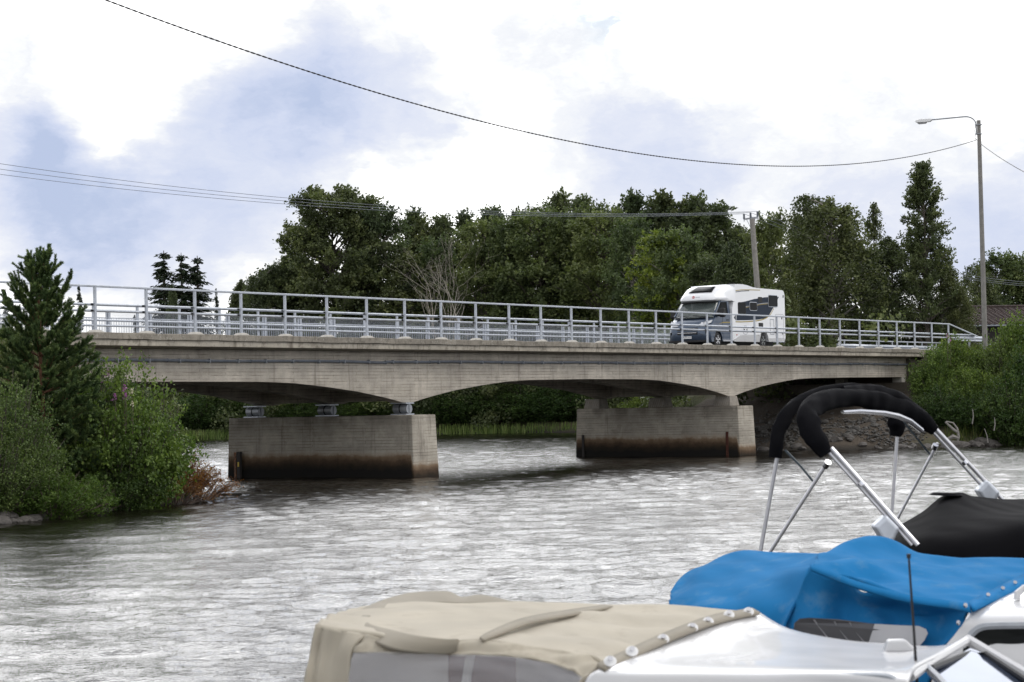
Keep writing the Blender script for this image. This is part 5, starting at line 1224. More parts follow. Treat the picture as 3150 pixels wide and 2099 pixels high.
for k in range(120):
    t=rr_.uniform(0,1)
    if k<75: x=rr_.uniform(45.5,66); y=np.interp(x,[45.5,47,50,53,60,80],[-1.5,-4.2,-6.2,-7.0,-7.5,-9])-rr_.uniform(-.1,.5)
    else: y=rr_.uniform(-3.8,7); x=np.interp(y,[-3.8,-1,1.3,7],[46.2,45.3,43.7,43.9])+rr_.uniform(-.4,.3)
    r=rr_.uniform(.14,.40)*(1 if k<75 else .8); stone(x,y,max(float(gh(x,y)),-.05)+r*.15,r,('dark boulder on the waterline below the bushes of the right bank' if k<75 and x>51 else 'dark boulder on the waterline below the abutment corner' if k<75 else 'dark boulder on the waterline under the right arch'),'boulders along the right bank')
for k in range(130):
    y=rr_.uniform(-3.2,6.5); x=np.interp(y,[-3.2,-1,1.3,7],[46.6,45.8,44.2,44.2])+abs(rr_.gauss(0,2.0))+.2; r=rr_.uniform(.07,.20)
    stone(x,y,float(gh(x,y))+r*.2,r,('pale angular stone low on the dirt slope near the water' if float(gh(x,y))<.6 else 'pale angular stone halfway up the dirt slope under the right arch' if float(gh(x,y))<1.2 else 'pale angular stone high on the dirt slope close to the abutment'),'stones on the dirt slope',True)
# fine rubble, uncountable
r_=rg(111); n=2600; yy=r_.uniform(-3.4,7,size=n); xx=np.interp(yy,[-3.2,-1,1.3,7],[46.4,45.6,44.0,44.0])+np.abs(r_.normal(size=n))*2.4; zz=gh(xx,yy)
bmv=[];bmf=[]
ico=[(0,0,1),(.89,0,.45),(.28,.85,.45),(-.72,.53,.45),(-.72,-.53,.45),(.28,-.85,.45),(0,0,-.6)]; icf=[(0,1,2),(0,2,3),(0,3,4),(0,4,5),(0,5,1),(6,2,1),(6,3,2),(6,4,3),(6,5,4),(6,1,5)]
mbx=MB()
for x,y,z in zip(xx,yy,zz):
    s_=r_.uniform(.03,.10); q=r_.uniform(.6,1.3,size=3)*s_; a=r_.uniform(0,6.28); c_,si_=math.cos(a),math.sin(a)
    mbx.add([(x+(u*c_-v*si_)*q[0],y+(u*si_+v*c_)*q[1],z+w_*q[2]) for u,v,w_ in ico],icf)
setp(mbx.build('rubble',M['rock_l']),'fine grey rubble strewn over the dirt slope under the right arch','rubble',kind='stuff')
# driftwood stump on the right shore
q=at(2190,1005,98); dw=thing('driftwood','bleached forked driftwood lying on stones at the right waterline','driftwood',(q[0],q[1],float(gh(q[0],q[1])))); bb=MB()
def ap(x,y,d=98): return tuple(at(x,y,d))
bb.tube([ap(2172,970),ap(2178,975),ap(2192,988),ap(2201,994)],[.05,.05,.07,.06],6); bb.tube([ap(2174,969),ap(2190,972),ap(2200,985),ap(2201,994)],[.04,.04,.05,.05],6); bb.tube([ap(2201,992),ap(2203,1005),ap(2200,1018)],[.07,.06,.04],6); bb.tube([ap(2178,1010),ap(2190,1003),ap(2204,1008)],[.09,.11,.07],6); bb.build('branches',M['pole_wood'],dw)
for i,(x0,y0,x1,y1) in enumerate(((2235,940,2234,975),(2262,985,2270,1018),(2285,960,2284,990))):
    bb=MB(); bb.tube([ap(x1,y1,97.5),ap((x0+x1)/2+2,(y0+y1)/2,97.5),ap(x0,y0,97.5)],[.03,.025,.015],5); o=bb.build('dead_sapling',M['pole_wood']); setp(o,('bare pale dead stem standing in the bushes below the street lamp','bare pale dead stem leaning at the right waterline','bare pale dead stem in the bushes near the right photo edge')[i],'dead sapling')
# ------------------------------------------------------------------ moored boats in the foreground
def cr(P,n):
    P=[np.array(p,float) for p in P]; out=[]; m=len(P)
    for i in range(m-1):
        p0=P[max(i-1,0)];p1=P[i];p2=P[i+1];p3=P[min(i+2,m-1)]
        for k in range(n):
            t=k/n; out.append(.5*((2*p1)+(-p0+p2)*t+(2*p0-5*p1+4*p2-p3)*t*t+(-p0+3*p1-3*p2+p3)*t**3))
    out.append(P[-1]); return out
def patch(rows,nu=6,nv=6,fold=None):
    R_=[cr([at(*p) for p in r],nu) for r in rows]
    cols=[cr([r[j] for r in R_],nv) for j in range(len(R_[0]))]
    G=[[cols[j][i] for j in range(len(cols))] for i in range(len(cols[0]))]
    if fold is not None:
        G=np.array(G); n,m=G.shape[:2]; du=np.gradient(G,axis=1); dv=np.gradient(G,axis=0); N=np.cross(du,dv); N/=np.linalg.norm(N,axis=2,keepdims=True)+1e-9
        if N[:,:,2].mean()<0: N=-N
        for i in range(n):
            for j in range(m): G[i,j]+=N[i,j]*fold(j/(m-1),i/(n-1),G[i,j])
        G=[[tuple(q) for q in r] for r in G]
    return MB().grid(G)
def off(P,e): return [(x,y,d-e) for x,y,d in P]
Fh=np.array([math.cos(YAW),math.sin(YAW)]); Rh=np.array([math.sin(YAW),-math.cos(YAW)])
def gp(lat,dep,z): q=CAM[:2]+Rh*lat+Fh*dep; return (q[0],q[1],z)
def hull(root,lat,dep,ax,beam,s0,s1,zdeck,mat,name='hull'):
    """lat,dep: a point on the near gunwale; ax: unit axis (lateral, depth) towards the bow"""
    ac=np.array([-ax[1],ax[0]]); ac=ac if ac[1]>0 else -ac; secs=[]
    for s_ in np.linspace(s0,s1,14):
        t=(s_-s0)/(s1-s0); wd=beam/2*(1-.97*max(0,(t-.55)/.45)**2.2); zt=zdeck+.22*t*t
        c=np.array([lat,dep])+np.array(ax)*s_+ac*beam/2
        sec=[]
        for u,z in ((-1,zt),(-1.02,zt-.07),(-.93,.25),(-.72,-.02),(0,-.28),(.72,-.02),(.93,.25),(1.02,zt-.07),(1,zt),(.8,zt+.03),(0,zt+.06),(-.8,zt+.03)):
            q=c+ac*wd*u; sec.append(gp(q[0],q[1],z))
        secs.append(sec)
    return MB().loft(secs).build(name,mat,root,smooth=True,auto=45)
def wr(a,f1,f2,s=0): return lambda u,v,p: a*mnoise.noise(Vector((u*f1+s,v*f2,s)))
# --- beige boat
A_=gp(.9,8.0,0); bA=thing('cabin_boat','white cabin boat with beige canvas canopy, nearest of the moored boats','boat',A_)
hull(bA,.12,7.22,(.925,-.385),2.05,-2.3,3.4,.72,M['white_gel'])
topA=[[(830,1402,9.5),(930,1383,9.4),(1050,1386,9.25),(1200,1386,9.15),(1380,1393,9.05),(1560,1401,8.95),(1738,1409,8.9)],
      [(800,1408,9.0),(905,1392,8.95),(1030,1391,8.85),(1185,1396,8.7),(1345,1407,8.6),(1520,1420,8.5),(1650,1432,8.45)],
      [(775,1415,8.5),(880,1405,8.5),(1010,1404,8.4),(1165,1416,8.3),(1310,1430,8.2),(1470,1450,8.1),(1560,1462,8.0)],
      [(748,1424,8.0),(858,1432,8.0),(985,1445,7.9),(1130,1450,7.8),(1275,1462,7.7),(1410,1480,7.6),(1470,1498,7.55)],
      [(728,1436,7.7),(842,1460,7.55),(962,1482,7.45),(1100,1476,7.35),(1240,1490,7.28),(1345,1507,7.2),(1385,1535,7.15)]]
def foldA(u,v,p): return .013*math.sin(v*24+u*9)*max(0,1-abs(u-.85)*2.6)+.010*math.sin(v*30-u*6)*max(0,1-abs(u-.02)*5)+.008*mnoise.noise(Vector((u*7,v*4,1)))+.008*mnoise.noise(Vector((u*2.5,v*18,4)))
cA=patch(topA,8,6,foldA).build('canopy',M['beige'],bA,smooth=True,solid=.012,auto=80)
patch([[(728,1436,7.7),(770,1447,7.64),(842,1460,7.55)],[(715,1500,7.67),(758,1508,7.62),(812,1501,7.53)],[(702,1570,7.62),(745,1580,7.58),(797,1578,7.5)],[(692,1680,7.6),(735,1690,7.55),(785,1690,7.5)]],8,6,wr(.02,7,2)).build('canopy_side',M['beige'],bA,smooth=True,solid=.01,auto=80)
patch([[(728,1436,7.7),(748,1424,8.0),(775,1415,8.5),(800,1408,9.0),(830,1402,9.5)],[(715,1500,7.67),(730,1500,8.1),(750,1500,8.5),(770,1500,9.0),(790,1500,9.5)],[(692,1680,7.6),(705,1680,8.1),(720,1680,8.5),(735,1680,9.0),(750,1680,9.5)]],5,5).build('canopy_side',M['beige'],bA,smooth=True,solid=.01,auto=80)
patch([[(842,1460,7.55),(962,1482,7.45),(1100,1476,7.35),(1240,1490,7.28),(1345,1507,7.2),(1385,1535,7.15)],[(825,1482,7.54),(945,1492,7.43),(1080,1491,7.33),(1213,1501,7.26),(1318,1520,7.18),(1362,1545,7.12)],[(812,1501,7.52),(925,1499,7.42),(1060,1503,7.32),(1187,1511,7.25),(1290,1531,7.17),(1338,1556,7.1)]],8,5,wr(.014,14,2)).build('canopy_side',M['beige'],bA,smooth=True,solid=.01,auto=80)
patch([[(1338,1556,7.1),(1362,1545,7.12),(1386,1534,7.14)],[(1310,1610,7.08),(1325,1600,7.1),(1345,1590,7.1)],[(1290,1680,7.0),(1300,1680,7.0),(1310,1680,7.05)]],3,3).build('canopy_side',M['beige'],bA,smooth=True,solid=.01)
wA=patch([[(812,1501,7.515),(925,1499,7.415),(1060,1503,7.315),(1187,1511,7.245),(1290,1531,7.165),(1338,1556,7.095)],[(800,1560,7.49),(915,1560,7.4),(1050,1560,7.3),(1180,1565,7.22),(1280,1580,7.15),(1322,1590,7.09)],[(788,1680,7.48),(905,1680,7.38),(1040,1680,7.28),(1170,1680,7.2),(1270,1680,7.13),(1300,1680,7.08)]],6,5,wr(.012,4,7)).build('clear_window',M['vinyl'],bA,smooth=True,auto=80)
# hem band of the front bow, running over the top
E1=[(1204,1392,9.1),(1152,1379,9.15),(1103,1370,9.2),(1061,1375,9.25),(1027,1362,9.3),(954,1364,9.3),(901,1375,9.2),(850,1394,8.9),(815,1420,8.4),(808,1444,8.0),(863,1477,7.52),(920,1496,7.38),(1015,1503,7.34),(1050,1497,7.32)]
E2=[(1196,1394,9.0),(1150,1391,9.05),(1100,1389,9.05),(1060,1389,9.05),(1020,1388,9.05),(960,1391,9.0),(905,1400,8.8),(868,1411,8.5),(845,1424,8.2),(852,1438,7.9),(905,1452,7.6),(960,1464,7.45),(1020,1470,7.38),(1054,1470,7.35)]
mid=[((a[0]+b_[0])/2,(a[1]+b_[1])/2-2,(a[2]+b_[2])/2-.022) for a,b_ in zip(E1,E2)]
patch([E1,mid,off(E2,.03)],5,4).build('bow_pocket',M['beige_d'],bA,smooth=True,solid=.012,auto=80)
L1=[(1102,1466,7.36),(1130,1450,7.5),(1205,1421,7.95),(1320,1401,8.55),(1390,1392,8.95)]; L2=[(1112,1474,7.34),(1150,1458,7.48),(1228,1431,7.9),(1345,1409,8.5),(1410,1395,8.9)]
patch([off(L1,.03),off(L2,.03)],6,2).build('seam_band',M['beige_d'],bA,smooth=True,solid=.008)
S1=[(1728,1400,8.92),(1640,1415,8.5),(1560,1443,8.05),(1470,1482,7.6),(1372,1528,7.17)]; S2=[(1746,1410,8.86),(1662,1428,8.42),(1578,1457,7.97),(1488,1496,7.52),(1390,1541,7.11)]
patch([off(S1,.05),off(S2,.05)],6,2).build('edge_hem',M['beige_d'],bA,smooth=True,solid=.012)
for x,y,d in ((1402,1521,7.2),(1452,1498,7.42),(1524,1470,7.8),(1591,1444,8.15),(1627,1430,8.35),(1675,1414,8.6),(1720,1407,8.82)):
    c=at(x,y,d-.10); bb=MB(); up2=np.array([0,0,1.0]); f_=np.array([-Fh[0],-Fh[1],.9]); f_/=np.linalg.norm(f_)
    bb.tube([tuple(c),tuple(c+f_*.006)],.022,14); tb=bb.build('snap_tab',M['plate'],bA,bevel=.003); bb=MB(); bb.tube([tuple(c+f_*.014),tuple(c+f_*.022)],.010,8); bb.build('snap_stud',M['chrome'],tb)
# cabin roof and sides
roofA=[[(1740,1410,8.92),(1812,1450,8.82),(1932,1475,8.74),(2042,1485,8.69),(2115,1490,8.65),(2166,1489,8.6),(2228,1476,8.56)],
       [(1650,1432,8.42),(1740,1463,8.35),(1850,1484,8.25),(1970,1496,8.2),(2060,1503,8.15),(2118,1500,8.1),(2190,1492,8.1)],
       [(1555,1464,7.98),(1650,1482,7.9),(1770,1499,7.8),(1900,1510,7.7),(2010,1518,7.65),(2080,1518,7.6),(2150,1512,7.6)],
       [(1465,1500,7.52),(1560,1512,7.45),(1690,1522,7.35),(1825,1528,7.25),(1955,1534,7.2),(2045,1537,7.15),(2105,1536,7.1)],
       [(1386,1538,7.14),(1480,1544,7.05),(1620,1546,6.97),(1760,1547,6.9),(1900,1548,6.82),(2010,1552,6.76),(2090,1562,6.72)],
       [(1345,1575,7.08),(1450,1580,6.98),(1600,1580,6.9),(1745,1580,6.82),(1890,1580,6.76),(2000,1585,6.7),(2085,1590,6.66)],
       [(1310,1700,7.0),(1430,1700,6.92),(1590,1700,6.85),(1740,1700,6.78),(1880,1700,6.7),(2000,1700,6.65),(2080,1700,6.6)]]
patch(roofA,6,6).build('cabin_roof',M['white_gel'],bA,smooth=True,solid=.02,auto=80)
def ring(P,w_,name,mat,parent,d0):
    bb=MB(); bb.tube([tuple(at(x,y,d0(x,y))) for x,y in P],w_,6,cap=False); return bb.build(name,mat,parent,smooth=True)
dw_=lambda x,y: 7.03-(x-1490)*.00058-.012
for P in ([(1510,1620),(1508,1580),(1520,1568),(1560,1562),(1640,1561),(1700,1563)],[(1836,1620),(1838,1572),(1850,1561),(1900,1557),(1990,1556),(2045,1560),(2070,1580)]):
    fr=ring(cr([(a,b_,0) for a,b_ in P],5) and [(q[0],q[1]) for q in cr([(a,b_,0) for a,b_ in P],5)],.014,'window_frame',M['galv_d'],bA,dw_)
    Q=[at(x,y,dw_(x,y)+.004) for x,y in P]+[at(P[-1][0],1660,dw_(P[-1][0],0)+.004),at(P[0][0],1660,dw_(P[0][0],0)+.004)]
    bb=MB(); bb.slab(Q,(Fh[0]*-.006,Fh[1]*-.006,0)); bb.build('window_glass',M['glass_d'],fr)
# windscreen frame with glass
f0=[(2222,1470,8.55),(2290,1510,8.42),(2400,1575,8.2)]
bb=MB(); bb.tube([tuple(at(*p)) for p in f0],.022,8); wf=bb.build('windscreen_frame',M['white_gel'],bA,smooth=True)
bb=MB(); bb.tube([tuple(at(*p)) for p in ((2222,1472,8.55),(2175,1500,8.0),(2128,1528,7.45),(2090,1556,7.0))],.018,8); bb.build('frame_rail',M['white_gel'],wf,smooth=True)
bb=MB(); bb.tube([tuple(at(*p)) for p in ((2128,1532,7.4),(2160,1562,7.2),(2200,1610,7.0))],.013,8); bb.build('frame_rail',M['galv_d'],wf,smooth=True)
gl=[at(2136,1534,7.45),at(2226,1498,8.35),at(2262,1500,8.38),at(2400,1588,8.05),at(2400,1700,7.2),at(2215,1640,7.05)]
gl=np.array(gl); c_=gl.mean(0); u_,sg_,vt=np.linalg.svd(gl-c_); nn=vt[2]; gl=gl-((gl-c_)@nn)[:,None]*nn
bb=MB(); bb.slab([tuple(q) for q in gl],nn*.008*(1 if nn[2]<0 else -1)); bb.build('windscreen_glass',glassy('mirror_like_screen_glass',(.15,.20,.33),.04,.6,.85),wf)
bb=MB(); bb.tube([tuple(at(*p)) for p in ((2140,1536,7.42),(2228,1501,8.3),(2264,1503,8.33),(2400,1592,8.0))],.012,6); bb.build('gasket',M['black'],wf,smooth=True)
# horn, cleat, aerial, inner tube
bb=MB(); bb.slab([at(2033,1500,8.1),at(2043,1472,8.1),at(2083,1471,8.1),at(2111,1500,8.1)],(Fh[0]*.06,Fh[1]*.06,0)); bb.build('light_bracket',M['white_gel'],bA,bevel=.008)
bb=MB(); bb.tube([tuple(at(2109,1600,7.35)),tuple(at(2100,1450,7.35)),tuple(at(2088,1278,7.35))],[.0065,.005,.004],6); bb.tube([tuple(at(2088,1283,7.35)),tuple(at(2088,1273,7.35))],.008,6); bb.build('whip_aerial',M['black'],bA)
bb=MB(); bb.tube([tuple(at(*p)) for p in ((1088,1492,7.55),(1078,1520,7.5),(1066,1600,7.45))],.017,8); bb.build('canopy_tube',M['white_gel'],bA,smooth=True)
bb=MB(); P0=gp(-.35,8.4,.5); bb.slab([at(1030,1475,8.3),at(1186,1482,8.1),at(1186,1760,8.1),at(1030,1760,8.3)],(Fh[0]*.04,Fh[1]*.04,0)); bb.build('cabin_door',simple('brown_varnished_wood',(.17,.07,.045),.35,0,.3,5,coat=.4),bA)
bb=MB(); bb.slab([at(790,1470,8.9),at(1340,1500,8.3),at(1340,1760,8.3),at(780,1760,8.9)],(Fh[0]*.04,Fh[1]*.04,0)); bb.build('cockpit_lining',simple('pale_grey_lining',(.75,.75,.77),.7,0,.15,3),bA)
# --- blue boat
bB=thing('cabin_boat','white cabin boat under bright blue canvas, moored behind the beige one','boat',gp(1.9,10.4,0))
hull(bB,1.1,9.75,(.925,-.385),2.2,-1.2,4.2,.80,M['white_gel'])
topB=[[(1885,1281,10.7),(1932,1264,10.8),(2005,1248,11.0),(2060,1255,11.0),(2115,1275,10.9),(2180,1286,10.9),(2260,1284,11.0),(2450,1288,10.9)],
      [(1878,1288,10.3),(1930,1279,10.4),(1998,1272,10.6),(2058,1281,10.6),(2118,1297,10.5),(2190,1306,10.5),(2270,1308,10.5),(2400,1312,10.55)],
      [(1872,1296,10.0),(1925,1298,10.05),(1990,1303,10.1),(2055,1315,10.1),(2120,1326,10.05),(2195,1334,10.0),(2270,1337,10.05),(2353,1336,10.2)],
      [(1868,1302,9.85),(1920,1314,9.8),(1980,1328,9.8),(2040,1343,9.75),(2100,1354,9.7),(2165,1362,9.65),(2230,1366,9.65),(2290,1366,9.75)],
      [(1864,1308,9.7),(1915,1328,9.6),(1968,1348,9.55),(2020,1364,9.5),(2078,1379,9.45),(2135,1389,9.4),(2185,1394,9.35),(2226,1400,9.3)]]
def foldB(u,v,p): return .030*math.sin(v*13+u*4)*max(0,1-abs(u-.25)*2.2)+.022*mnoise.noise(Vector((u*5,v*9,2)))
patch(topB,8,7,foldB).build('canopy',M['blue'],bB,smooth=True,solid=.012,auto=80)
aft=[[(1541,1362,10.6),(1592,1311,11.0),(1662,1279,11.2),(1765,1271,11.2),(1895,1277,10.8)],
     [(1540,1376,10.45),(1598,1335,10.6),(1685,1312,10.7),(1775,1305,10.6),(1868,1303,10.0)],
     [(1538,1402,10.2),(1610,1388,10.1),(1700,1375,10.05),(1780,1370,9.95),(1840,1362,9.82)],
     [(1534,1470,10.0),(1612,1460,9.9),(1700,1460,9.8),(1770,1465,9.75),(1805,1450,9.7)],[(1532,1640,9.95),(1612,1640,9.85),(1700,1640,9.8),(1770,1640,9.7),(1800,1640,9.65)]]
patch(aft,8,7,wr(.03,4,6,3)).build('aft_cover',M['blue'],bB,smooth=True,solid=.012,auto=80)
sideB=[[(1862,1310,9.70),(1915,1330,9.62),(1968,1350,9.57),(2020,1366,9.52),(2078,1381,9.47),(2135,1391,9.42),(2185,1396,9.37),(2224,1402,9.32)],
       [(1838,1352,9.76),(1895,1372,9.70),(1955,1388,9.66),(2012,1400,9.62),(2070,1410,9.56),(2130,1416,9.5),(2180,1420,9.42),(2219,1424,9.34)],
       [(1808,1420,9.74),(1870,1428,9.66),(1940,1436,9.6),(2000,1442,9.55),(2062,1448,9.5),(2120,1450,9.45),(2170,1452,9.38),(2211,1448,9.31)],
       [(1785,1490,9.7),(1850,1500,9.62),(1920,1510,9.55),(1990,1515,9.5),(2050,1520,9.45),(2105,1515,9.4),(2140,1505,9.34),(2168,1488,9.28)],[(1770,1640,9.65),(1840,1640,9.6),(1910,1640,9.55),(1980,1640,9.5),(2040,1640,9.45),(2090,1640,9.4),(2110,1600,9.34),(2130,1560,9.3)]]
def foldS(u,v,p): return .05*math.sin(u*22-v*3.5)*(.3+v*.5)*max(.25,1-abs(u-.2)*1.3)+.02*mnoise.noise(Vector((u*8,v*4,7)))
patch(sideB,9,7,foldS).build('canopy_side',M['blue'],bB,smooth=True,solid=.012,auto=80)
# hem, window and fasteners
H1=[(1862,1300,9.66),(1915,1318,9.56),(1968,1337,9.5),(2020,1353,9.45),(2078,1367,9.4),(2135,1377,9.35),(2185,1383,9.3),(2226,1390,9.26)]
H2=[(1862,1310,9.64),(1915,1331,9.54),(1968,1351,9.48),(2020,1367,9.43),(2078,1382,9.38),(2135,1392,9.33),(2185,1398,9.28),(2232,1407,9.22)]
patch([off(H1,.02),off(H2,.03)],6,2).build('canopy_hem',M['blue'],bB,smooth=True,solid=.014)
K1=[(2224,1386,9.36),(2285,1355,9.75),(2353,1322,10.15),(2450,1276,10.8)];K2=[(2236,1404,9.22),(2300,1374,9.6),(2370,1340,10.0),(2460,1296,10.6)]
patch([off(K1,.05),off(K2,.05)],6,2).build('edge_hem',M['blue'],bB,smooth=True,solid=.014)
for x,y,d in ((2218,1393,9.2),(2270,1369,9.5),(2304,1354,9.7),(2332,1341,9.88),(2202,1433,9.22)):
    c=at(x,y,d-.07); f_=np.array([-Fh[0],-Fh[1],.9]); f_/=np.linalg.norm(f_); bb=MB(); bb.tube([tuple(c),tuple(c+f_*.010)],.009,10); bb.build('fastener',M['chrome'],bB,smooth=True)
WB=[(1824,1447),(1826,1432),(1838,1422),(1860,1420),(1930,1424),(2000,1433),(2060,1437),(2112,1439),(2128,1446),(2132,1456),(2124,1472),(2112,1486),(2060,1486),(1990,1481),(1920,1470),(1860,1459)]
cut=next(i for i,p in enumerate(WB) if p[0]>2040)
def wd_(x,y): return 9.60-(x-1830)*.00085
M['dullglass']=glassy('dull_window_plastic',(.05,.05,.055),.12,.7); M['paleglass']=simple('pale_window_plastic',(.50,.50,.52),.25,0,.2,3)
bb=MB(); bb.slab([at(x,y,wd_(x,y)) for x,y in WB],(Fh[0]*.01,Fh[1]*.01,0)); wb=bb.build('clear_window',M['dullglass'],bB)
PW=[(2010,1434),(2060,1437),(2112,1439),(2128,1446),(2132,1456),(2124,1472),(2112,1486),(2060,1486),(1995,1481)]
bb=MB(); bb.slab([at(x,y,wd_(x,y)-.006) for x,y in PW],(Fh[0]*.003,Fh[1]*.003,0)); bb.build('pale_panel',M['paleglass'],wb)
for x0,y0,x1,y1 in ((1868,1424,1900,1466),(1915,1428,1948,1474),(1950,1430,1985,1478)):
    bb=MB(); bb.slab([at(x0,y0,wd_(x0,0)-.005),at(x0+14,y0+1,wd_(x0,0)-.005),at(x1+8,y1,wd_(x1,0)-.005),at(x1,y1,wd_(x1,0)-.005)],(Fh[0]*.002,Fh[1]*.002,0)); bb.build('painted_reflection',simple('reflection_grey',(.14,.14,.15),.3),wb)  # window reflections painted as thin grey strips on the pane
# cabin
cabB=[[(2236,1398,9.32),(2300,1370,9.66),(2370,1338,10.05),(2480,1290,10.7)],[(2226,1412,9.26),(2300,1396,9.4),(2375,1376,9.6),(2490,1350,9.95)],[(2216,1432,9.2),(2290,1422,9.22),(2380,1416,9.25),(2490,1408,9.3)],
      [(2195,1460,9.18),(2280,1462,9.16),(2375,1462,9.16),(2490,1460,9.1)],[(2150,1530,9.12),(2260,1540,9.1),(2370,1545,9.05),(2490,1545,9.0)],[(2120,1700,9.05),(2250,1700,9.0),(2370,1700,8.95),(2490,1700,8.9)]]
patch(cabB,6,6).build('cabin_top',M['white_gel'],bB,smooth=True,solid=.02,auto=80)
P=[(2212,1486),(2222,1471),(2240,1450),(2258,1441),(2285,1438),(2353,1437),(2440,1437)]
q_=[(a[0],a[1]) for a in cr([(a,b_,0) for a,b_ in P],5)]
fr=ring(q_,.016,'window_frame',M['galv_d'],bB,lambda x,y: 9.14)
bb=MB(); bb.slab([at(x,y+3,9.142) for x,y in P]+[at(2440,1600,9.1),at(2190,1600,9.1),at(2195,1520,9.12)],(Fh[0]*-.006,Fh[1]*-.006,0)); bb.build('window_glass',M['glass_d'],fr)
bb=MB(); bb.tube([tuple(at(*p)) for p in ((2336,1378,9.5),(2338,1364,9.5),(2352,1352,9.52),(2400,1350,9.5))],.016,8); bb.build('grab_rail',M['white_gel'],bB,smooth=True)
# --- black boat with folded bimini
bC=thing('covered_boat','boat under black tarpaulin with folded black bimini hoop, farthest of the moored boats','boat',gp(2.6,14.3,0))
hull(bC,1.75,13.6,(.93,-.36),2.2,-.6,4.6,.95,M['blackc2'])
covC=[[(1985,1254,14.5),(2072,1206,14.7),(2123,1176,14.7),(2165,1141,14.6),(2205,1134,14.6),(2240,1143,14.8),(2300,1148,15),(2420,1147,15.2)],
      [(1986,1256,14.0),(2068,1222,14.1),(2118,1200,14.1),(2162,1180,14.0),(2212,1172,14.0),(2265,1172,14.1),(2330,1172,14.2),(2430,1168,14.3)],
      [(1988,1262,13.6),(2062,1250,13.5),(2111,1245,13.4),(2155,1240,13.3),(2216,1232,13.2),(2285,1222,13.2),(2353,1208,13.2),(2440,1192,13.2)],
      [(1992,1300,13.4),(2060,1310,13.3),(2111,1320,13.2),(2160,1320,13.1),(2220,1320,13.0),(2290,1320,13.0),(2360,1320,13.0),(2440,1320,13.0)]]
patch(covC,7,7,wr(.012,6,4,9)).build('tarpaulin',M['blackc2'],bC,smooth=True,solid=.01,auto=80)
bb=MB(); bb.tube([tuple(at(2174,1138,14.45)),tuple(at(2174,1133,14.45))],[.11,.09],14); bb.build('cover_cap',M['blackc'],bC)
bim=bC
def pole(P,r,name='bimini_pole',mat='alu'):
    bb=MB(); bb.tube([tuple(at(*p)) for p in P],r,10); return bb.build(name,M[mat],bC,smooth=True)
pole([(1788,1040,13.7),(1736,1330,13.75)],.013); pole([(1903,1060,13.35),(1730,1330,13.6)],.012)
a_=pole([(1910,1030,13.2),(2109,1253,13.1)],.0155); pole([(1903,1038,13.2),(2096,1253,13.1)],.011)
pole([(2062,995,15.3),(2048,1200,15.3)],.012); pole([(2155,1018,15.2),(2052,1212,15.3)],.010)
pole([(2148,984,15.1),(2310,1155,15.2)],.0155); pole([(2141,990,15.1),(2275,1138,15.2)],.011)
for P in ([(1903,1062,13.3),(1896,1073,13.33)],[(2150,1022,15.18),(2146,1032,15.2)],[(1976,1108,13.1),(1982,1115,13.1)],[(2214,1060,15.05),(2220,1067,15.05)]):
    pole(P,.021,'pole_joint','chrome')
def sleeve(P,rs,name,parent=None):
    pts=cr([tuple(at(*p)) for p in P],7); rr=[r[0] for r in cr([(r,0,0) for r in rs],7)]; n=16; secs=[]
    pts=[np.array(p) for p in pts]
    for i,p in enumerate(pts):
        t=pts[min(i+1,len(pts)-1)]-pts[max(i-1,0)]; t/=np.linalg.norm(t); u=np.cross(t,[Fh[0],Fh[1],0]); u/=np.linalg.norm(u); v=np.cross(t,u); row=[]
        for k in range(n):
            a=2*math.pi*k/n; w_=1+.24*mnoise.noise(Vector((i*.16,math.cos(a)*1.1,math.sin(a)*1.1+5)))+.035*math.sin(i*.55+2.5*math.cos(a+i*.1))+.12*mnoise.noise(Vector((i*.42,math.cos(a)*2.4,math.sin(a)*2.4))); row.append(tuple(p+(u*math.cos(a)+v*math.sin(a)*.7)*rr[i]*w_*.76))
        secs.append(row)
    return MB().loft(secs).build(name,M['blackc'],parent or bC,smooth=True,auto=75)
sleeve([(1782,1052,13.7),(1786,1010,13.7),(1797,972,13.75),(1818,940,13.85),(1855,914,14.0),(1905,896,14.2),(1960,890,14.4),(2015,899,14.6),(2065,915,14.8),(2100,935,14.9)],[.055,.058,.062,.060,.048,.040,.038,.038,.036,.03],'bimini_sleeve')
sleeve([(1899,1044,13.2),(1876,1010,13.2),(1859,975,13.25),(1857,945,13.35),(1885,925,13.6),(1930,915,13.9),(1980,916,14.2),(2030,925,14.5),(2075,940,14.8),(2112,960,15.0),(2146,988,15.1)],[.055,.085,.092,.085,.085,.078,.080,.085,.088,.085,.055],'bimini_sleeve')
sleeve([(1935,905,14.0),(1990,903,14.3),(2040,913,14.6),(2085,935,14.9),(2125,960,15.1)],[.06,.075,.08,.08,.05],'bimini_sleeve')
sleeve([(2058,958,15.3),(2060,980,15.3),(2058,1003,15.3)],[.075,.08,.05],'bimini_sleeve')
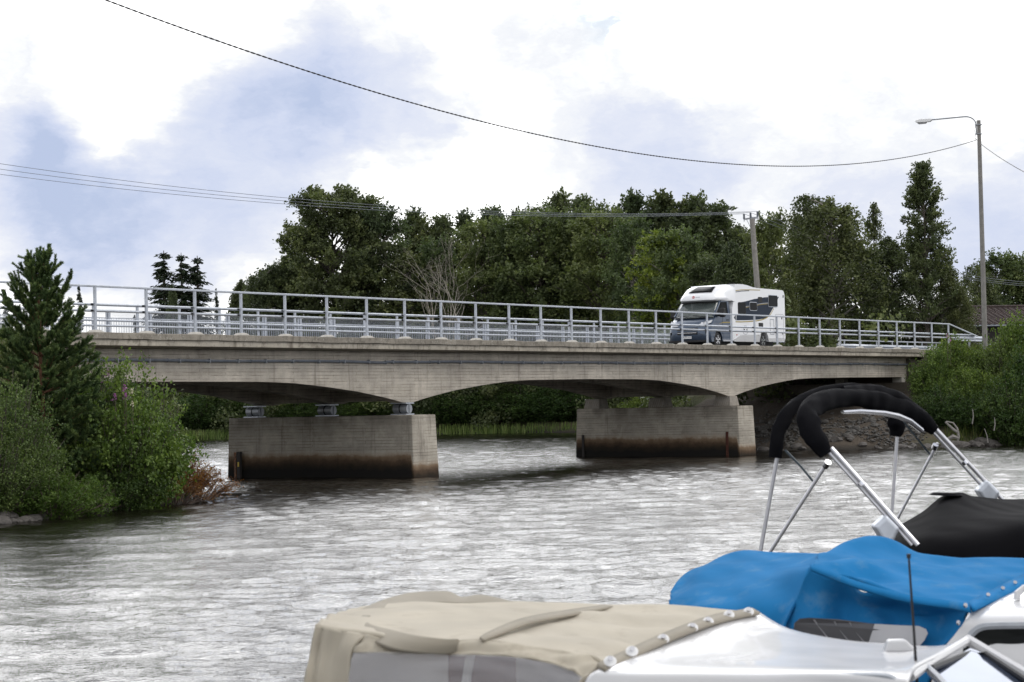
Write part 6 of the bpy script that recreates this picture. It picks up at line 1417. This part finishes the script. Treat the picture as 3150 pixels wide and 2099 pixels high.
bb=MB(); bb.tube([tuple(at(*p)) for p in ((1936,947,13.7),(1975,945,14.0),(2030,949,14.4),(2062,956,14.6),(2090,968,14.75),(2118,990,14.9))],[.012,.016,.018,.02,.02,.018],8); bb.build('bimini_bow',M['chrome'],bC,smooth=True)
for P,w_ in ((((1806,1036,13.6),(1840,1072,13.55),(1869,1107,13.5)),.055),(((2076,968,15.2),(2105,1005,15.2),(2141,1050,15.25)),.05)):
    bb=MB()
    for p,q in zip(P[:-1],P[1:]): bb.bar(at(*p),at(*q),.012,w_,up=(Fh[0],Fh[1],0.2))
    bb.build('strap',M['strap'],bC)
for x,y,d,k in ((2034,1216,13.1,1.0),(2268,1133,15.1,1.0)):
    c=at(x,y,d); bb=MB(); ux=np.array([Rh[0],Rh[1],0]); uy=np.array([Fh[0],Fh[1],0]); dz_=np.array([0,0,1.0]); e1=ux*.62-dz_*.78; e2=ux*.78+dz_*.62
    bb.loft([[tuple(c+uy*t+e1*a*s_+e2*b_*s_) for a,b_ in ((-.065,-.05),(.06,-.065),(.085,-.015),(.045,.065),(-.07,.055))] for t,s_ in ((-.07,.85),(-.05,1),(.06,1),(.08,.85))]); bb.build('pole_bracket_cover',M['galv'],bC,bevel=.012)
for i,(px,yt,d,w_,lb) in enumerate(((1470,900,128,90,'bright green bush seen low between the blocks of the right pier'),(1560,905,126,80,'dark green bush seen under the arch behind the right pier'),(1700,880,124,90,'dark bush beneath the right arch behind the pier end'))):
    while float(gh(*gpt(px,d)))<.3: d+=1.5
    rb(C1 if i==0 else C2,px,yt,d,w_,lb,rz=i)
for i,(px,yt,w_,lb) in enumerate(((1285,872,170,'dark bush on the far shore just left of the right pier'),(1200,880,170,'dark bush on the far shore in the middle of the central arch'),(1110,885,160,'dark bush on the far shore below the crown of the central arch'),(1040,890,150,'dark bush on the far shore beside the left pier'),(470,885,150,'dark bush on the far shore under the left arch'),(560,900,120,'dark bush on the far shore behind the left bearing'),(700,900,150,'dark bush on the far shore behind the middle bearing'),(830,900,150,'dark bush on the far shore between middle and near bearing'))):
    d=120.0
    while float(gh(*gpt(px,d)))<.5: d+=1.5
    rb(C2,px,yt,d+1.5,w_,lb,rz=i*1.7,group='bushes on the far shore')
